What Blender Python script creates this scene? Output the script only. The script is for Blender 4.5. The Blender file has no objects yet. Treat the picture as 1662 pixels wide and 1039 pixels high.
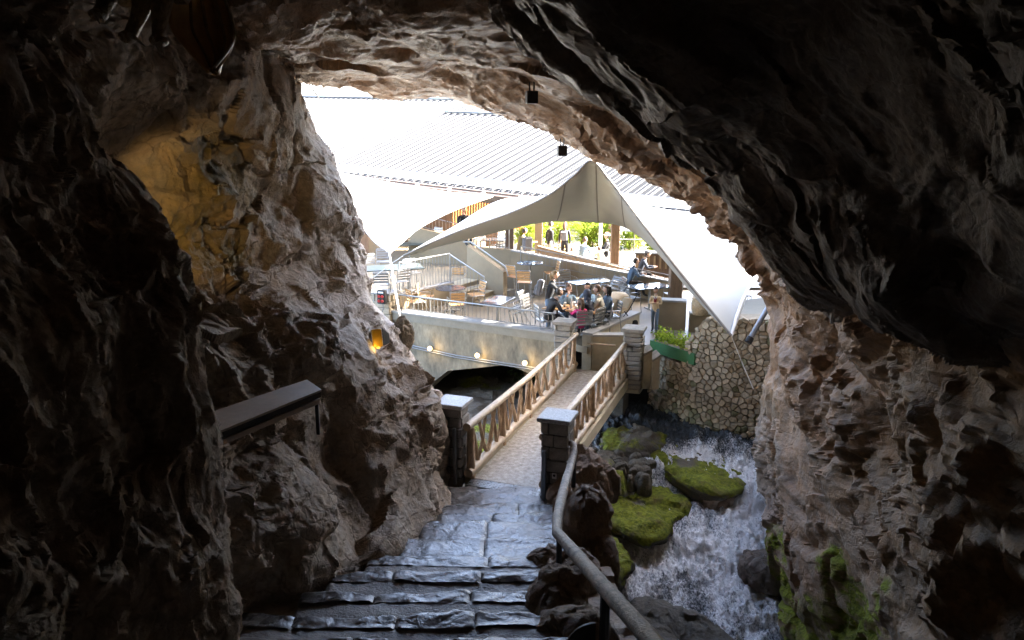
import bpy, bmesh, math, random
import numpy as np
from mathutils import Vector, Matrix, noise as mnoise

# ------------------------------------------------------------------ camera, sky, sun, exposure
SC = bpy.context.scene
COL = SC.collection
R = math.radians
F = 1250.0; CW, CH = 1662.0, 1039.0
PITCH = math.atan(294.5 / F); CAMZ = 5.6
cam_data = bpy.data.cameras.new('camera'); cam = bpy.data.objects.new('camera', cam_data); COL.objects.link(cam)
cam_data.sensor_width = 36.0; cam_data.lens = 36.0 * F / CW; cam_data.clip_start = 0.05; cam_data.clip_end = 400
cam.location = (0, 0, CAMZ); cam.rotation_euler = (math.pi / 2 - PITCH, 0, 0)
SC.camera = cam
SUN_DIR = Vector((0.78, 0.10, 0.62)).normalized()          # towards the sun
world = bpy.data.worlds.new('World'); SC.world = world; world.use_nodes = True
wn = world.node_tree.nodes; wl = world.node_tree.links
sky = wn.new('ShaderNodeTexSky'); sky.sky_type = 'NISHITA'; sky.sun_disc = False
sky.sun_elevation = math.asin(SUN_DIR.z); sky.sun_rotation = math.atan2(SUN_DIR.x, SUN_DIR.y)
sky.air_density = 0.8; sky.dust_density = 4.0; sky.ozone_density = 0.5
wl.new(sky.outputs[0], wn['Background'].inputs[0]); wn['Background'].inputs[1].default_value = 0.15
sd = bpy.data.lights.new('sun', 'SUN'); sd.energy = 2.7; sd.angle = R(0.5); sd.color = (1.0, 0.95, 0.87)
sun = bpy.data.objects.new('sun', sd); COL.objects.link(sun); sun.location = (-10, 20, 25)
sun.rotation_euler = SUN_DIR.to_track_quat('Z', 'Y').to_euler()
SC.view_settings.view_transform = 'Standard'; SC.view_settings.look = 'None'
SC.view_settings.exposure = 4.7; SC.view_settings.gamma = 1.0; SC.view_settings.use_curve_mapping = False
SC.cycles.max_bounces = 8; SC.cycles.diffuse_bounces = 7; SC.cycles.glossy_bounces = 4
SC.cycles.sample_clamp_indirect = 6.0; SC.cycles.caustics_reflective = False; SC.cycles.caustics_refractive = False
random.seed(11); RNG = np.random.default_rng(5)

# ------------------------------------------------------------------ picture measurements -> places in the world
_cp, _sp = math.cos(PITCH), math.sin(PITCH)
def ray(px, py):
    u = (px - CW / 2) / F; v = (CH / 2 - py) / F
    return Vector((u, _cp + v * _sp, -_sp + v * _cp))
def at(px, py, Y):                      # point seen at pixel, Y metres ahead
    d = ray(px, py); t = Y / d.y
    return Vector((d.x * t, Y, CAMZ + d.z * t))
def atz(px, py, z):                     # point seen at pixel, at height z
    d = ray(px, py); t = (z - CAMZ) / d.z
    return Vector((d.x * t, d.y * t, z))

# ------------------------------------------------------------------ noise in numpy
def _h(ix, iy, iz, s):
    h = (ix.astype(np.uint32) * np.uint32(374761393) + iy.astype(np.uint32) * np.uint32(668265263)
         + iz.astype(np.uint32) * np.uint32(2147483647 - 1234577) + np.uint32((s * 974711 + 13) & 0xffffffff))
    h = (h ^ (h >> np.uint32(13))) * np.uint32(1274126177)
    h = (h ^ (h >> np.uint32(16))) * np.uint32(2246822519)
    h = h ^ (h >> np.uint32(15))
    return h
def _hf(ix, iy, iz, s): return _h(ix, iy, iz, s).astype(np.float32) * np.float32(1 / 4294967296.0)
def vnoise(P, s=0):
    P = np.asarray(P, dtype=np.float32); I = np.floor(P).astype(np.int64); f = P - I; f = f * f * (3 - 2 * f)
    out = 0
    for dx in (0, 1):
        wx = f[:, 0] if dx else 1 - f[:, 0]
        for dy in (0, 1):
            wy = f[:, 1] if dy else 1 - f[:, 1]
            for dz in (0, 1):
                wz = f[:, 2] if dz else 1 - f[:, 2]
                out = out + wx * wy * wz * _hf(I[:, 0] + dx, I[:, 1] + dy, I[:, 2] + dz, s)
    return out * 2 - 1
def fbm(P, oct=4, s=0, gain=0.5):
    a = 1.0; o = 0; q = np.asarray(P, dtype=np.float32)
    for k in range(oct):
        o = o + a * vnoise(q, s + k); q = q * 2.03 + 7.1; a *= gain
    return o
def ridged(P, oct=4, s=0):
    a = 1.0; o = 0; q = np.asarray(P, dtype=np.float32)
    for k in range(oct):
        o = o + a * (1 - 2 * np.abs(vnoise(q, s + k))); q = q * 2.1 + 3.3; a *= 0.5
    return o
def facets(P, s=0, step=0.5, tilt=1.0, sharp=70.0):        # broken rock: every cell is a tilted plane
    P = np.asarray(P, dtype=np.float32); B = np.floor(P - 0.5).astype(np.int64)
    best = np.full(len(P), 1e9, np.float32); num = np.zeros(len(P), np.float32); den = num.copy(); sec = best.copy()
    for dx in (0, 1):
        for dy in (0, 1):
            for dz in (0, 1):
                ix, iy, iz = B[:, 0] + dx, B[:, 1] + dy, B[:, 2] + dz
                h = _h(ix, iy, iz, s)
                j = [((h >> np.uint32(k)) & np.uint32(255)).astype(np.float32) / 255.0 for k in (0, 8, 16)]
                ox = P[:, 0] - ix - 0.15 - 0.7 * j[0]; oy = P[:, 1] - iy - 0.15 - 0.7 * j[1]; oz = P[:, 2] - iz - 0.15 - 0.7 * j[2]
                d = ox * ox + oy * oy + oz * oz
                g = [((_h(ix, iy, iz, s + 77) >> np.uint32(k)) & np.uint32(255)).astype(np.float32) / 127.5 - 1 for k in (0, 8, 16)]
                v = tilt * (g[0] * ox + g[1] * oy + g[2] * oz) + step * (((h >> np.uint32(24)).astype(np.float32)) / 127.5 - 1)
                w = np.exp(-sharp * d); num = num + w * v; den = den + w
                m = d < best
                sec = np.where(m, best, np.minimum(sec, d)); best = np.where(m, d, best)
    crack = np.sqrt(sec) - np.sqrt(best)
    return num / np.maximum(den, 1e-20), crack

def scallop(P, s=0, tilt=0.8, step=0.5, k=1.0, sign=1):   # hollows that meet in crisp ridges (sign=1) or blocks that meet in grooves (-1); continuous
    P = np.asarray(P, dtype=np.float32); B = np.floor(P - 0.5).astype(np.int64); best = np.full(len(P), 1e9, np.float32)
    for dx in (0, 1):
        for dy in (0, 1):
            for dz in (0, 1):
                ix, iy, iz = B[:, 0] + dx, B[:, 1] + dy, B[:, 2] + dz
                h = _h(ix, iy, iz, s); h2 = _h(ix, iy, iz, s + 77)
                j = [((h >> np.uint32(q)) & np.uint32(255)).astype(np.float32) / 255.0 for q in (0, 8, 16)]
                g = [((h2 >> np.uint32(q)) & np.uint32(255)).astype(np.float32) / 127.5 - 1 for q in (0, 8, 16)]
                ox = P[:, 0] - ix - 0.1 - 0.8 * j[0]; oy = P[:, 1] - iy - 0.1 - 0.8 * j[1]; oz = P[:, 2] - iz - 0.1 - 0.8 * j[2]
                d = k * (ox * ox + oy * oy + oz * oz) + tilt * (g[0] * ox + g[1] * oy + g[2] * oz) + step * ((h >> np.uint32(24)).astype(np.float32) / 127.5 - 1)
                # fade cells out toward the edge of the search box so that no seam shows
                m_ = np.maximum(np.maximum(np.abs(ox), np.abs(oy)), np.abs(oz)); d = d + 40.0 * np.maximum(0, m_ - 0.85) ** 2
                best = np.minimum(best, d)
    return sign * (best - 0.05)

# ------------------------------------------------------------------ materials
M = {}
def nodes_of(name):
    m = bpy.data.materials.new(name); m.use_nodes = True
    nt = m.node_tree; return m, nt, nt.nodes['Principled BSDF']
class NT:
    def __init__(s, nt): s.nt = nt
    def n(s, t, **kw):
        x = s.nt.nodes.new('ShaderNode' + t)
        for k, v in kw.items(): setattr(x, k, v)
        return x
    def l(s, a, b): s.nt.links.new(a, b)
    def coord(s, obj=True):
        return s.n('TexCoord').outputs['Object' if obj else 'Generated']
    def noise(s, scale, detail=5, rough=0.6, vec=None, dist=0.0):
        x = s.n('TexNoise'); x.inputs['Scale'].default_value = scale; x.inputs['Detail'].default_value = detail
        x.inputs['Roughness'].default_value = rough; x.inputs['Distortion'].default_value = dist
        if vec is not None: s.l(vec, x.inputs['Vector'])
        return x.outputs['Fac']
    def map(s, vec, scale=(1, 1, 1), rot=(0, 0, 0)):
        x = s.n('Mapping'); x.inputs['Scale'].default_value = scale; x.inputs['Rotation'].default_value = rot
        s.l(vec, x.inputs['Vector']); return x.outputs[0]
    def ramp(s, fac, stops):
        x = s.n('ValToRGB'); e = x.color_ramp.elements
        while len(e) < len(stops): e.new(0.5)
        for k, (p, c) in enumerate(stops):
            e[k].position = p; e[k].color = tuple(c) + (1,) if not isinstance(c, (int, float)) else (c, c, c, 1)
        s.l(fac, x.inputs[0]); return x.outputs[0]
    def mix(s, a, b, fac, blend='MIX'):
        x = s.n('MixRGB', blend_type=blend)
        for sock, v in ((x.inputs[0], fac), (x.inputs[1], a), (x.inputs[2], b)):
            if isinstance(v, (int, float)): sock.default_value = v if sock == x.inputs[0] else (v, v, v, 1)
            elif isinstance(v, (tuple, list)): sock.default_value = tuple(v) + (1,)
            else: s.l(v, sock)
        return x.outputs[0]
    def math(s, op, a, b=0.0, c=None):
        x = s.n('Math', operation=op)
        for k, v in enumerate((a, b, c)):
            if v is None: continue
            if isinstance(v, (int, float)): x.inputs[k].default_value = v
            else: s.l(v, x.inputs[k])
        return x.outputs[0]
    def bump(s, h, strength=0.5, dist=0.02, prev=None):
        x = s.n('Bump'); x.inputs['Strength'].default_value = strength; x.inputs['Distance'].default_value = dist
        s.l(h, x.inputs['Height'])
        if prev is not None: s.l(prev, x.inputs['Normal'])
        return x.outputs[0]
def pbr(name, col, rough=0.6, metal=0.0, var=0.25, scale=6.0, bump=0.2, bdist=0.01, stretch=None, col2=None, spec=0.5, detail=6, bscale=None):
    m, nt, b = nodes_of(name); t = NT(nt); c = t.coord()
    if stretch: c = t.map(c, stretch)
    n1 = t.noise(scale, detail, 0.65, c); n2 = t.noise(scale * 5.3, 4, 0.6, c)
    lo = tuple(x * (1 - var) for x in col); hi = tuple(min(1, x * (1 + var)) for x in (col2 or col))
    cc = t.ramp(n1, [(0.3, lo), (0.7, hi)])
    cc = t.mix(cc, t.ramp(n2, [(0.3, 1 - var * 0.8), (0.7, 1.0)]), 0.8, 'MULTIPLY')
    nt.links.new(cc, b.inputs['Base Color'])
    b.inputs['Roughness'].default_value = rough; b.inputs['Metallic'].default_value = metal
    b.inputs['Specular IOR Level'].default_value = spec
    if rough < 0.95:
        nt.links.new(t.math('MULTIPLY_ADD', n1, 0.3, rough - 0.15), b.inputs['Roughness'])
    if bump:
        nb = n2 if bscale is None else t.noise(bscale, 6, 0.6, c)
        nt.links.new(t.bump(nb, bump, bdist), b.inputs['Normal'])
    M[name] = m; return m
def emit(name, col, s):
    m, nt, b = nodes_of(name); b.inputs['Base Color'].default_value = (*col, 1)
    b.inputs['Emission Color'].default_value = (*col, 1); b.inputs['Emission Strength'].default_value = s
    M[name] = m; return m
def rock_mat(name, dark, light, warm, rough=(0.6, 0.95), scale=0.8, strata=None, bump=1.0):
    m, nt, b = nodes_of(name); t = NT(nt); c = t.coord()
    cs = t.map(c, strata[0], strata[1]) if strata else c
    n1 = t.noise(scale, 8, 0.62, cs, 0.6); n2 = t.noise(scale * 3.7, 8, 0.65, cs, 0.3); n3 = t.noise(scale * 17, 6, 0.65, cs)
    vo = t.n('TexVoronoi', feature='DISTANCE_TO_EDGE'); vo.inputs['Scale'].default_value = scale * 3.0
    wv = t.n('Mixer') if False else None
    dn = t.n('TexNoise'); dn.inputs['Scale'].default_value = scale * 2.2; dn.inputs['Detail'].default_value = 4; t.l(cs, dn.inputs['Vector'])
    dv = t.n('VectorMath', operation='MULTIPLY_ADD'); t.l(dn.outputs['Color'], dv.inputs[0]); dv.inputs[1].default_value = (0.9, 0.9, 0.9); t.l(cs, dv.inputs[2])
    t.l(dv.outputs[0], vo.inputs['Vector'])
    crack = t.ramp(vo.outputs['Distance'], [(0.0, 0.0), (0.05, 1.0)])
    col = t.ramp(n1, [(0.32, dark), (0.68, light)])
    col = t.mix(col, warm, t.ramp(n2, [(0.40, 0.0), (0.70, 0.75)]))
    col = t.mix(col, t.ramp(n3, [(0.28, 0.6), (0.68, 1.2)]), 0.8, 'MULTIPLY')
    col = t.mix(col, t.ramp(vo.outputs['Distance'], [(0.0, 0.55), (0.05, 1.0)]), t.ramp(n1, [(0.45, 0.0), (0.6, 0.7)]), 'MULTIPLY')
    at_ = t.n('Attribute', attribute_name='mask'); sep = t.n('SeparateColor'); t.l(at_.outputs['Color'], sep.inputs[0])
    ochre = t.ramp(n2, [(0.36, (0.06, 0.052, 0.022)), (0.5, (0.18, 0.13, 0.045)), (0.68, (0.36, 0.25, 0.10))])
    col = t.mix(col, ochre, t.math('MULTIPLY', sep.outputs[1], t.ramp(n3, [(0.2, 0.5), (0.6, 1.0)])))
    pale = t.ramp(n3, [(0.3, (0.30, 0.28, 0.26)), (0.7, (0.58, 0.56, 0.53))])
    col = t.mix(col, pale, t.math('MULTIPLY', sep.outputs[2], t.ramp(n2, [(0.35, 0.25), (0.62, 1.0)])))
    moss = t.ramp(t.noise(14, 6, 0.7, c), [(0.3, (0.045, 0.06, 0.005)), (0.72, (0.28, 0.30, 0.025))])
    mfac = t.ramp(t.math('ADD', sep.outputs[0], t.math('MULTIPLY_ADD', n2, 0.9, -0.45)), [(0.35, 0.0), (0.6, 1.0)])
    moss = t.mix(moss, t.ramp(n3, [(0.3, (0.06, 0.048, 0.018)), (0.7, (0.17, 0.13, 0.045))]), t.ramp(t.noise(2.6, 5, 0.6, c), [(0.5, 0.0), (0.68, 0.85)]))
    col = t.mix(col, moss, mfac)
    nt.links.new(col, b.inputs['Base Color']); b.inputs['Specular IOR Level'].default_value = 0.3
    rg = t.math('MULTIPLY_ADD', n2, (rough[1] - rough[0]) * 1.6, rough[0] - 0.3 * (rough[1] - rough[0]))
    nt.links.new(t.math('MAXIMUM', rg, t.math('MULTIPLY', mfac, 0.9)), b.inputs['Roughness'])
    h1 = t.noise(scale * 7, 12, 0.7, cs, 0.4)
    nb = t.bump(t.mix(1.0, crack, t.ramp(n1, [(0.45, 0.0), (0.6, 1.0)])), 0.45 * bump, 0.03)
    nb = t.bump(h1, 0.7 * bump, 0.09, nb); nb = t.bump(t.noise(scale * 45, 6, 0.7, c), 0.6 * bump, 0.02, nb)
    nt.links.new(nb, b.inputs['Normal'])
    M[name] = m; return m

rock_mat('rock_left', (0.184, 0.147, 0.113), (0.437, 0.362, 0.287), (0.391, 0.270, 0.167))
rock_mat('rock_near', (0.218, 0.172, 0.138), (0.483, 0.391, 0.310), (0.391, 0.270, 0.178))
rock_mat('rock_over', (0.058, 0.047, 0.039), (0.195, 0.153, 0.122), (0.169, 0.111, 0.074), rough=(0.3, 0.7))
rock_mat('rock_arch', (0.146, 0.098, 0.065), (0.390, 0.275, 0.183), (0.415, 0.226, 0.110), rough=(0.3, 0.75))
rock_mat('rock_river', (0.05, 0.048, 0.04), (0.20, 0.18, 0.15), (0.14, 0.115, 0.08), scale=1.6)
rock_mat('rock_pale', (0.20, 0.18, 0.14), (0.46, 0.41, 0.33), (0.36, 0.29, 0.19), scale=2.0)
rock_mat('rock_boulder', (0.15, 0.11, 0.08), (0.36, 0.26, 0.18), (0.30, 0.19, 0.115), scale=2.0)
pbr('concrete', (0.215, 0.18, 0.12), 0.85, var=0.5, scale=2.2, bump=0.4, bdist=0.02, bscale=14, stretch=(1, 1, 0.45))
pbr('concrete_band', (0.221, 0.196, 0.145), 0.8, var=0.15, scale=3)
pbr('coping', (0.269, 0.260, 0.239), 0.7, var=0.12, scale=4)
pbr('plaster', (0.238, 0.184, 0.111), 0.85, var=0.12, scale=1.2, bump=0.1)
pbr('plaster_pale', (0.38, 0.33, 0.23), 0.85, var=0.2, scale=1.8, bump=0.2)
pbr('tile_floor', (0.203, 0.165, 0.112), 0.5, var=0.18, scale=2.0, bump=0.1)
pbr('floor_far', (0.120, 0.112, 0.096), 0.6, var=0.12, scale=2.0, bump=0.1)
pbr('tread', (0.4, 0.32, 0.2), 0.65, var=0.12, scale=3)
pbr('deck_gravel', (0.36, 0.265, 0.155), 0.42, var=0.6, scale=11.0, bump=0.9, bdist=0.012, bscale=55, col2=(0.36, 0.32, 0.26))
pbr('granite', (0.42, 0.43, 0.44), 0.5, var=0.4, scale=38, bump=0.6, bdist=0.01, bscale=60)
pbr('pillar_stone', (0.27, 0.25, 0.225), 0.75, var=0.35, scale=7, bump=0.6, bdist=0.02, bscale=24)
pbr('pillar_stone_far', (0.27, 0.245, 0.20), 0.8, var=0.35, scale=5, bump=0.5, bdist=0.02, bscale=20)
pbr('mortar', (0.10, 0.095, 0.085), 0.9, var=0.3, scale=8)
pbr('rubble_stone', (0.44, 0.335, 0.2), 0.8, var=0.32, scale=4, bump=0.6, bdist=0.02, bscale=18, col2=(0.44, 0.37, 0.27))
pbr('rubble_stone_grey', (0.36, 0.3, 0.21), 0.8, var=0.3, scale=4, bump=0.6, bdist=0.02, bscale=18)
pbr('rubble_stone_moss', (0.19, 0.18, 0.1), 0.85, var=0.4, scale=5, bump=0.6, bdist=0.02, bscale=18)
pbr('rubble_mortar', (0.25, 0.2, 0.135), 0.95, var=0.3, scale=6)
pbr('branch', (0.36, 0.23, 0.13), 0.7, var=0.4, scale=5, bump=0.5, bdist=0.01, stretch=(3, 3, 1), col2=(0.46, 0.33, 0.21))
pbr('log_pale', (0.4, 0.31, 0.205), 0.5, var=0.3, scale=5, bump=0.4, bdist=0.008)
pbr('log_rail', (0.19, 0.135, 0.085), 0.55, var=0.6, scale=9, bump=1.0, bdist=0.02, col2=(0.27, 0.215, 0.165))
pbr('timber', (0.176, 0.112, 0.068), 0.65, var=0.3, scale=3, stretch=(6, 6, 1), bump=0.3)
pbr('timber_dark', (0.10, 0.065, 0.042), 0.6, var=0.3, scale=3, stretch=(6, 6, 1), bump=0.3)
pbr('beam', (0.240, 0.168, 0.104), 0.6, var=0.2, scale=3, bump=0.2)
pbr('slat_wood', (0.527, 0.289, 0.111), 0.45, var=0.25, scale=7, bump=0.2)
pbr('aluminium', (0.315, 0.315, 0.307), 0.3, metal=0.9, var=0.1, scale=9, bump=0)
pbr('slat_metal', (0.270, 0.270, 0.262), 0.35, metal=0.7, var=0.1, scale=9, bump=0)
pbr('rail_metal', (0.272, 0.264, 0.240), 0.4, metal=0.6, var=0.12, scale=9, bump=0)
pbr('rail_dark', (0.20, 0.19, 0.17), 0.5, metal=0.3, var=0.2, scale=9, bump=0)
pbr('iron', (0.018, 0.018, 0.02), 0.45, metal=0.3, var=0.3, scale=9, bump=0.1)
pbr('grey_metal', (0.25, 0.27, 0.30), 0.35, metal=0.8, var=0.15, scale=6, bump=0)
pbr('zinc', (0.160, 0.170, 0.175), 0.4, metal=0.6, var=0.2, scale=4, bump=0.1)
pbr('roof_metal', (0.024, 0.025, 0.0265), 0.97, metal=0.0, var=0.10, scale=1.2, bump=0.05, stretch=(1, 0.2, 1), spec=0.05)
pbr('roof_trim', (0.16, 0.16, 0.15), 0.5, var=0.1, scale=2, bump=0)
pbr('table_dark', (0.045, 0.05, 0.058), 0.14, var=0.2, scale=3, bump=0)
pbr('table_glossy', (0.10, 0.14, 0.19), 0.04, var=0.1, scale=3, bump=0, spec=1.0)
pbr('table_green', (0.07, 0.085, 0.075), 0.35, var=0.15, scale=3, bump=0)
pbr('bench_top', (0.56, 0.46, 0.39), 0.45, var=0.15, scale=5, bump=0.1)
pbr('black', (0.012, 0.012, 0.013), 0.5, var=0.2, scale=5, bump=0)
pbr('white_plastic', (0.78, 0.78, 0.76), 0.5, var=0.05, scale=5, bump=0)
pbr('red_plastic', (0.45, 0.03, 0.03), 0.4, var=0.1, scale=5, bump=0)
pbr('green_box', (0.035, 0.16, 0.055), 0.5, var=0.2, scale=4, bump=0.05)
pbr('rope', (0.62, 0.60, 0.55), 0.8, var=0.2, scale=30, bump=0.3)
pbr('cable', (0.10, 0.10, 0.10), 0.6, var=0.1, scale=30, bump=0)
pbr('orange_net', (0.75, 0.28, 0.07), 0.7, var=0.15, scale=5, bump=0)
pbr('wicker', (0.45, 0.33, 0.19), 0.8, var=0.4, scale=18, bump=0.6, bscale=40)
pbr('stroller_cloth', (0.60, 0.46, 0.29), 0.8, var=0.12, scale=6, bump=0.1)
pbr('food', (0.60, 0.22, 0.05), 0.6, var=0.4, scale=20, bump=0.3)
pbr('paper', (0.75, 0.72, 0.66), 0.7, var=0.1, scale=8, bump=0)
pbr('dragon_skin', (0.36, 0.25, 0.13), 0.4, var=0.4, scale=22, bump=1.0, bdist=0.03, bscale=26)
pbr('dragon_wing', (0.55, 0.33, 0.13), 0.4, var=0.3, scale=3, bump=0.3)
pbr('claw', (0.50, 0.44, 0.34), 0.3, var=0.2, scale=12, bump=0)
emit('lamp_warm', (1.0, 0.70, 0.30), 0.13)
emit('lamp_gold', (1.0, 0.55, 0.10), 0.07)
pbr('gold_box', (0.70, 0.42, 0.06), 0.35, metal=0.5, var=0.15, scale=6, bump=0.1)
def _fabric():
    m, nt, b = nodes_of('sail_fabric'); t = NT(nt)
    col = t.ramp(t.noise(0.8, 4, 0.5, t.coord()), [(0.3, (0.40, 0.41, 0.385)), (0.7, (0.46, 0.47, 0.445))])
    d = t.n('BsdfDiffuse'); tr = t.n('BsdfTranslucent'); mx = t.n('MixShader'); mx.inputs[0].default_value = 0.12
    t.l(col, d.inputs[0]); t.l(t.mix(col, (0.8, 0.77, 0.66), 1.0, 'MULTIPLY'), tr.inputs[0]); t.l(d.outputs[0], mx.inputs[1]); t.l(tr.outputs[0], mx.inputs[2])
    t.l(mx.outputs[0], nt.nodes['Material Output'].inputs[0]); M['sail_fabric'] = m
_fabric()
pbr('sail_seam', (0.22, 0.21, 0.19), 0.7, var=0.1, bump=0)
def _leaf(name, a, c):
    m, nt, b = nodes_of(name); t = NT(nt)
    info = t.n('ObjectInfo'); col = t.ramp(t.noise(1.7, 3, 0.6, t.coord()), [(0.25, a), (0.75, c)])
    d = t.n('BsdfDiffuse'); tr = t.n('BsdfTranslucent'); mx = t.n('MixShader'); mx.inputs[0].default_value = 0.4
    t.l(col, d.inputs[0]); t.l(col, tr.inputs[0]); t.l(d.outputs[0], mx.inputs[1]); t.l(tr.outputs[0], mx.inputs[2])
    t.l(mx.outputs[0], nt.nodes['Material Output'].inputs[0]); M[name] = m
_leaf('leaf', (0.10, 0.16, 0.02), (0.26, 0.34, 0.05)); _leaf('leaf_lime', (0.24, 0.33, 0.03), (0.46, 0.54, 0.09)); _leaf('leaf_dark', (0.03, 0.055, 0.015), (0.08, 0.12, 0.03))
def _water():
    m, nt, b = nodes_of('river_water'); t = NT(nt); c = t.coord()
    cs = t.map(c, (1.0, 0.55, 1.0), (0, 0, R(-25)))
    n1 = t.noise(1.1, 6, 0.6, cs, 0.8); n2 = t.noise(9.0, 8, 0.75, cs, 0.6); n3 = t.noise(30, 4, 0.7, cs)
    at_ = t.n('Attribute', attribute_name='mask'); sep = t.n('SeparateColor'); t.l(at_.outputs['Color'], sep.inputs[0])
    f = t.math('ADD', t.math('MULTIPLY', n1, 0.5), t.math('ADD', t.math('MULTIPLY', n2, 0.65), t.math('MULTIPLY', n3, 0.85)))
    f = t.math('ADD', f, t.math('MULTIPLY_ADD', sep.outputs[0], 0.5, -0.79))
    col = t.ramp(f, [(0.40, (0.035, 0.043, 0.05)), (0.52, (0.30, 0.31, 0.325)), (0.66, (0.90, 0.90, 0.90))])
    nt.links.new(col, b.inputs['Base Color'])
    nt.links.new(t.ramp(f, [(0.6, 0.08), (0.95, 0.6)]), b.inputs['Roughness'])
    nb = t.bump(n2, 0.8, 0.10); nb = t.bump(n3, 0.7, 0.04, nb); nt.links.new(nb, b.inputs['Normal'])
    M['river_water'] = m
_water()
def _wet():
    m, nt, b = nodes_of('wet_stone'); t = NT(nt); c = t.coord()
    n1 = t.noise(2.5, 8, 0.65, c, 0.4); n2 = t.noise(16, 6, 0.65, c)
    col = t.ramp(n1, [(0.3, (0.06, 0.055, 0.05)), (0.7, (0.20, 0.18, 0.165))])
    col = t.mix(col, t.ramp(n2, [(0.3, 0.5), (0.7, 1.1)]), 0.8, 'MULTIPLY')
    nt.links.new(col, b.inputs['Base Color'])
    nt.links.new(t.ramp(n1, [(0.3, 0.16), (0.7, 0.42)]), b.inputs['Roughness'])
    nb = t.bump(t.noise(5, 5, 0.55, c, 0.5), 0.7, 0.05); nb = t.bump(n2, 0.6, 0.012, nb)
    nt.links.new(nb, b.inputs['Normal']); b.inputs['Specular IOR Level'].default_value = 0.6
    M['wet_stone'] = m
_wet()
pbr('tread_paving', (0.17, 0.145, 0.125), 0.5, var=0.5, scale=7, bump=0.9, bdist=0.02, bscale=34)

# ------------------------------------------------------------------ mesh building
class MB:
    def __init__(s): s.v = []; s.f = []; s.m = []
    def add(s, vs, fs, mi=0):
        o = len(s.v); s.v += [tuple(x) for x in vs]; s.f += [tuple(i + o for i in f) for f in fs]; s.m += [mi] * len(fs); return s
    def box(s, c, d, rz=0.0, rx=0.0, ry=0.0, b=0.0, mi=0):
        x, y, z = d[0] / 2, d[1] / 2, d[2] / 2
        T = Matrix.Translation(c) @ Matrix.Rotation(rz, 4, 'Z') @ Matrix.Rotation(ry, 4, 'Y') @ Matrix.Rotation(rx, 4, 'X')
        b = min(b, x * 0.45, y * 0.45, z * 0.45)
        if b <= 0:
            vs = [T @ Vector((i * x, j * y, k * z)) for k in (-1, 1) for j in (-1, 1) for i in (-1, 1)]
            return s.add(vs, [(0, 2, 3, 1), (4, 5, 7, 6), (0, 1, 5, 4), (2, 6, 7, 3), (0, 4, 6, 2), (1, 3, 7, 5)], mi)
        ring = lambda X, Y, Z: [(X - b, -Y, Z), (X, -Y + b, Z), (X, Y - b, Z), (X - b, Y, Z), (-X + b, Y, Z), (-X, Y - b, Z), (-X, -Y + b, Z), (-X + b, -Y, Z)]
        rs = [ring(x - b, y - b, -z), ring(x, y, -z + b), ring(x, y, z - b), ring(x - b, y - b, z)]
        vs = [T @ Vector(p) for r in rs for p in r]
        fs = [tuple(range(7, -1, -1)), tuple(range(24, 32))]
        for k in range(3):
            for i in range(8): fs.append((k * 8 + i, k * 8 + (i + 1) % 8, k * 8 + 8 + (i + 1) % 8, k * 8 + 8 + i))
        return s.add(vs, fs, mi)
    def tube(s, pts, r, n=8, caps=True, mi=0, sq=1.0):
        pts = [Vector(p) for p in pts]; k = len(pts)
        rr = r if isinstance(r, (list, tuple)) else [r] * k
        vs = []; nrm = None
        for i in range(k):
            d = (pts[min(i + 1, k - 1)] - pts[max(i - 1, 0)])
            d = d.normalized() if d.length > 1e-9 else Vector((0, 0, 1))
            if nrm is None: nrm = d.orthogonal().normalized() if abs(d.z) > 0.95 else d.cross(Vector((0, 0, 1))).normalized()
            nrm = (nrm - d * nrm.dot(d)); nrm = nrm.normalized() if nrm.length > 1e-6 else d.orthogonal().normalized()
            bn = d.cross(nrm)
            for a in range(n):
                t = 2 * math.pi * a / n; vs.append(pts[i] + nrm * (math.cos(t) * rr[i]) + bn * (math.sin(t) * rr[i] * sq))
        fs = []
        for i in range(k - 1):
            for a in range(n): fs.append((i * n + a, i * n + (a + 1) % n, (i + 1) * n + (a + 1) % n, (i + 1) * n + a))
        if caps: fs += [tuple(range(n - 1, -1, -1)), tuple((k - 1) * n + a for a in range(n))]
        return s.add(vs, fs, mi)
    def extrude(s, poly, vec, mi=0):
        n = len(poly); vec = Vector(vec); vs = [Vector(p) for p in poly] + [Vector(p) + vec for p in poly]
        fs = [tuple(range(n - 1, -1, -1)), tuple(range(n, 2 * n))] + [(i, (i + 1) % n, n + (i + 1) % n, n + i) for i in range(n)]
        return s.add(vs, fs, mi)
    def ball(s, c, r, n=10, m=7, mi=0, T=None):
        c = Vector(c); r = Vector(r) if not isinstance(r, (int, float)) else Vector((r, r, r)); vs = []; fs = []
        for j in range(m + 1):
            th = math.pi * j / m
            for i in range(n):
                ph = 2 * math.pi * i / n; p = Vector((r.x * math.sin(th) * math.cos(ph), r.y * math.sin(th) * math.sin(ph), r.z * math.cos(th)))
                vs.append(c + (T @ p if T else p))
        for j in range(m):
            for i in range(n): fs.append((j * n + i, (j + 1) * n + i, (j + 1) * n + (i + 1) % n, j * n + (i + 1) % n))
        return s.add(vs, fs, mi)
    def build(s, name, mat, parent=None, smooth=40, mats=None):
        me = bpy.data.meshes.new(name); me.from_pydata(s.v, [], s.f)
        for x in (mats or [mat]): me.materials.append(M[x] if isinstance(x, str) else x)
        if mats: me.polygons.foreach_set('material_index', s.m)
        return link(name, me, parent, smooth)
def link(name, me, parent=None, smooth=40):
    if smooth:
        me.polygons.foreach_set('use_smooth', [True] * len(me.polygons)); me.set_sharp_from_angle(angle=R(smooth))
    me.update(); me.validate()
    o = bpy.data.objects.new(name, me); COL.objects.link(o)
    if parent is not None: o.parent = parent
    return o
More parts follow.
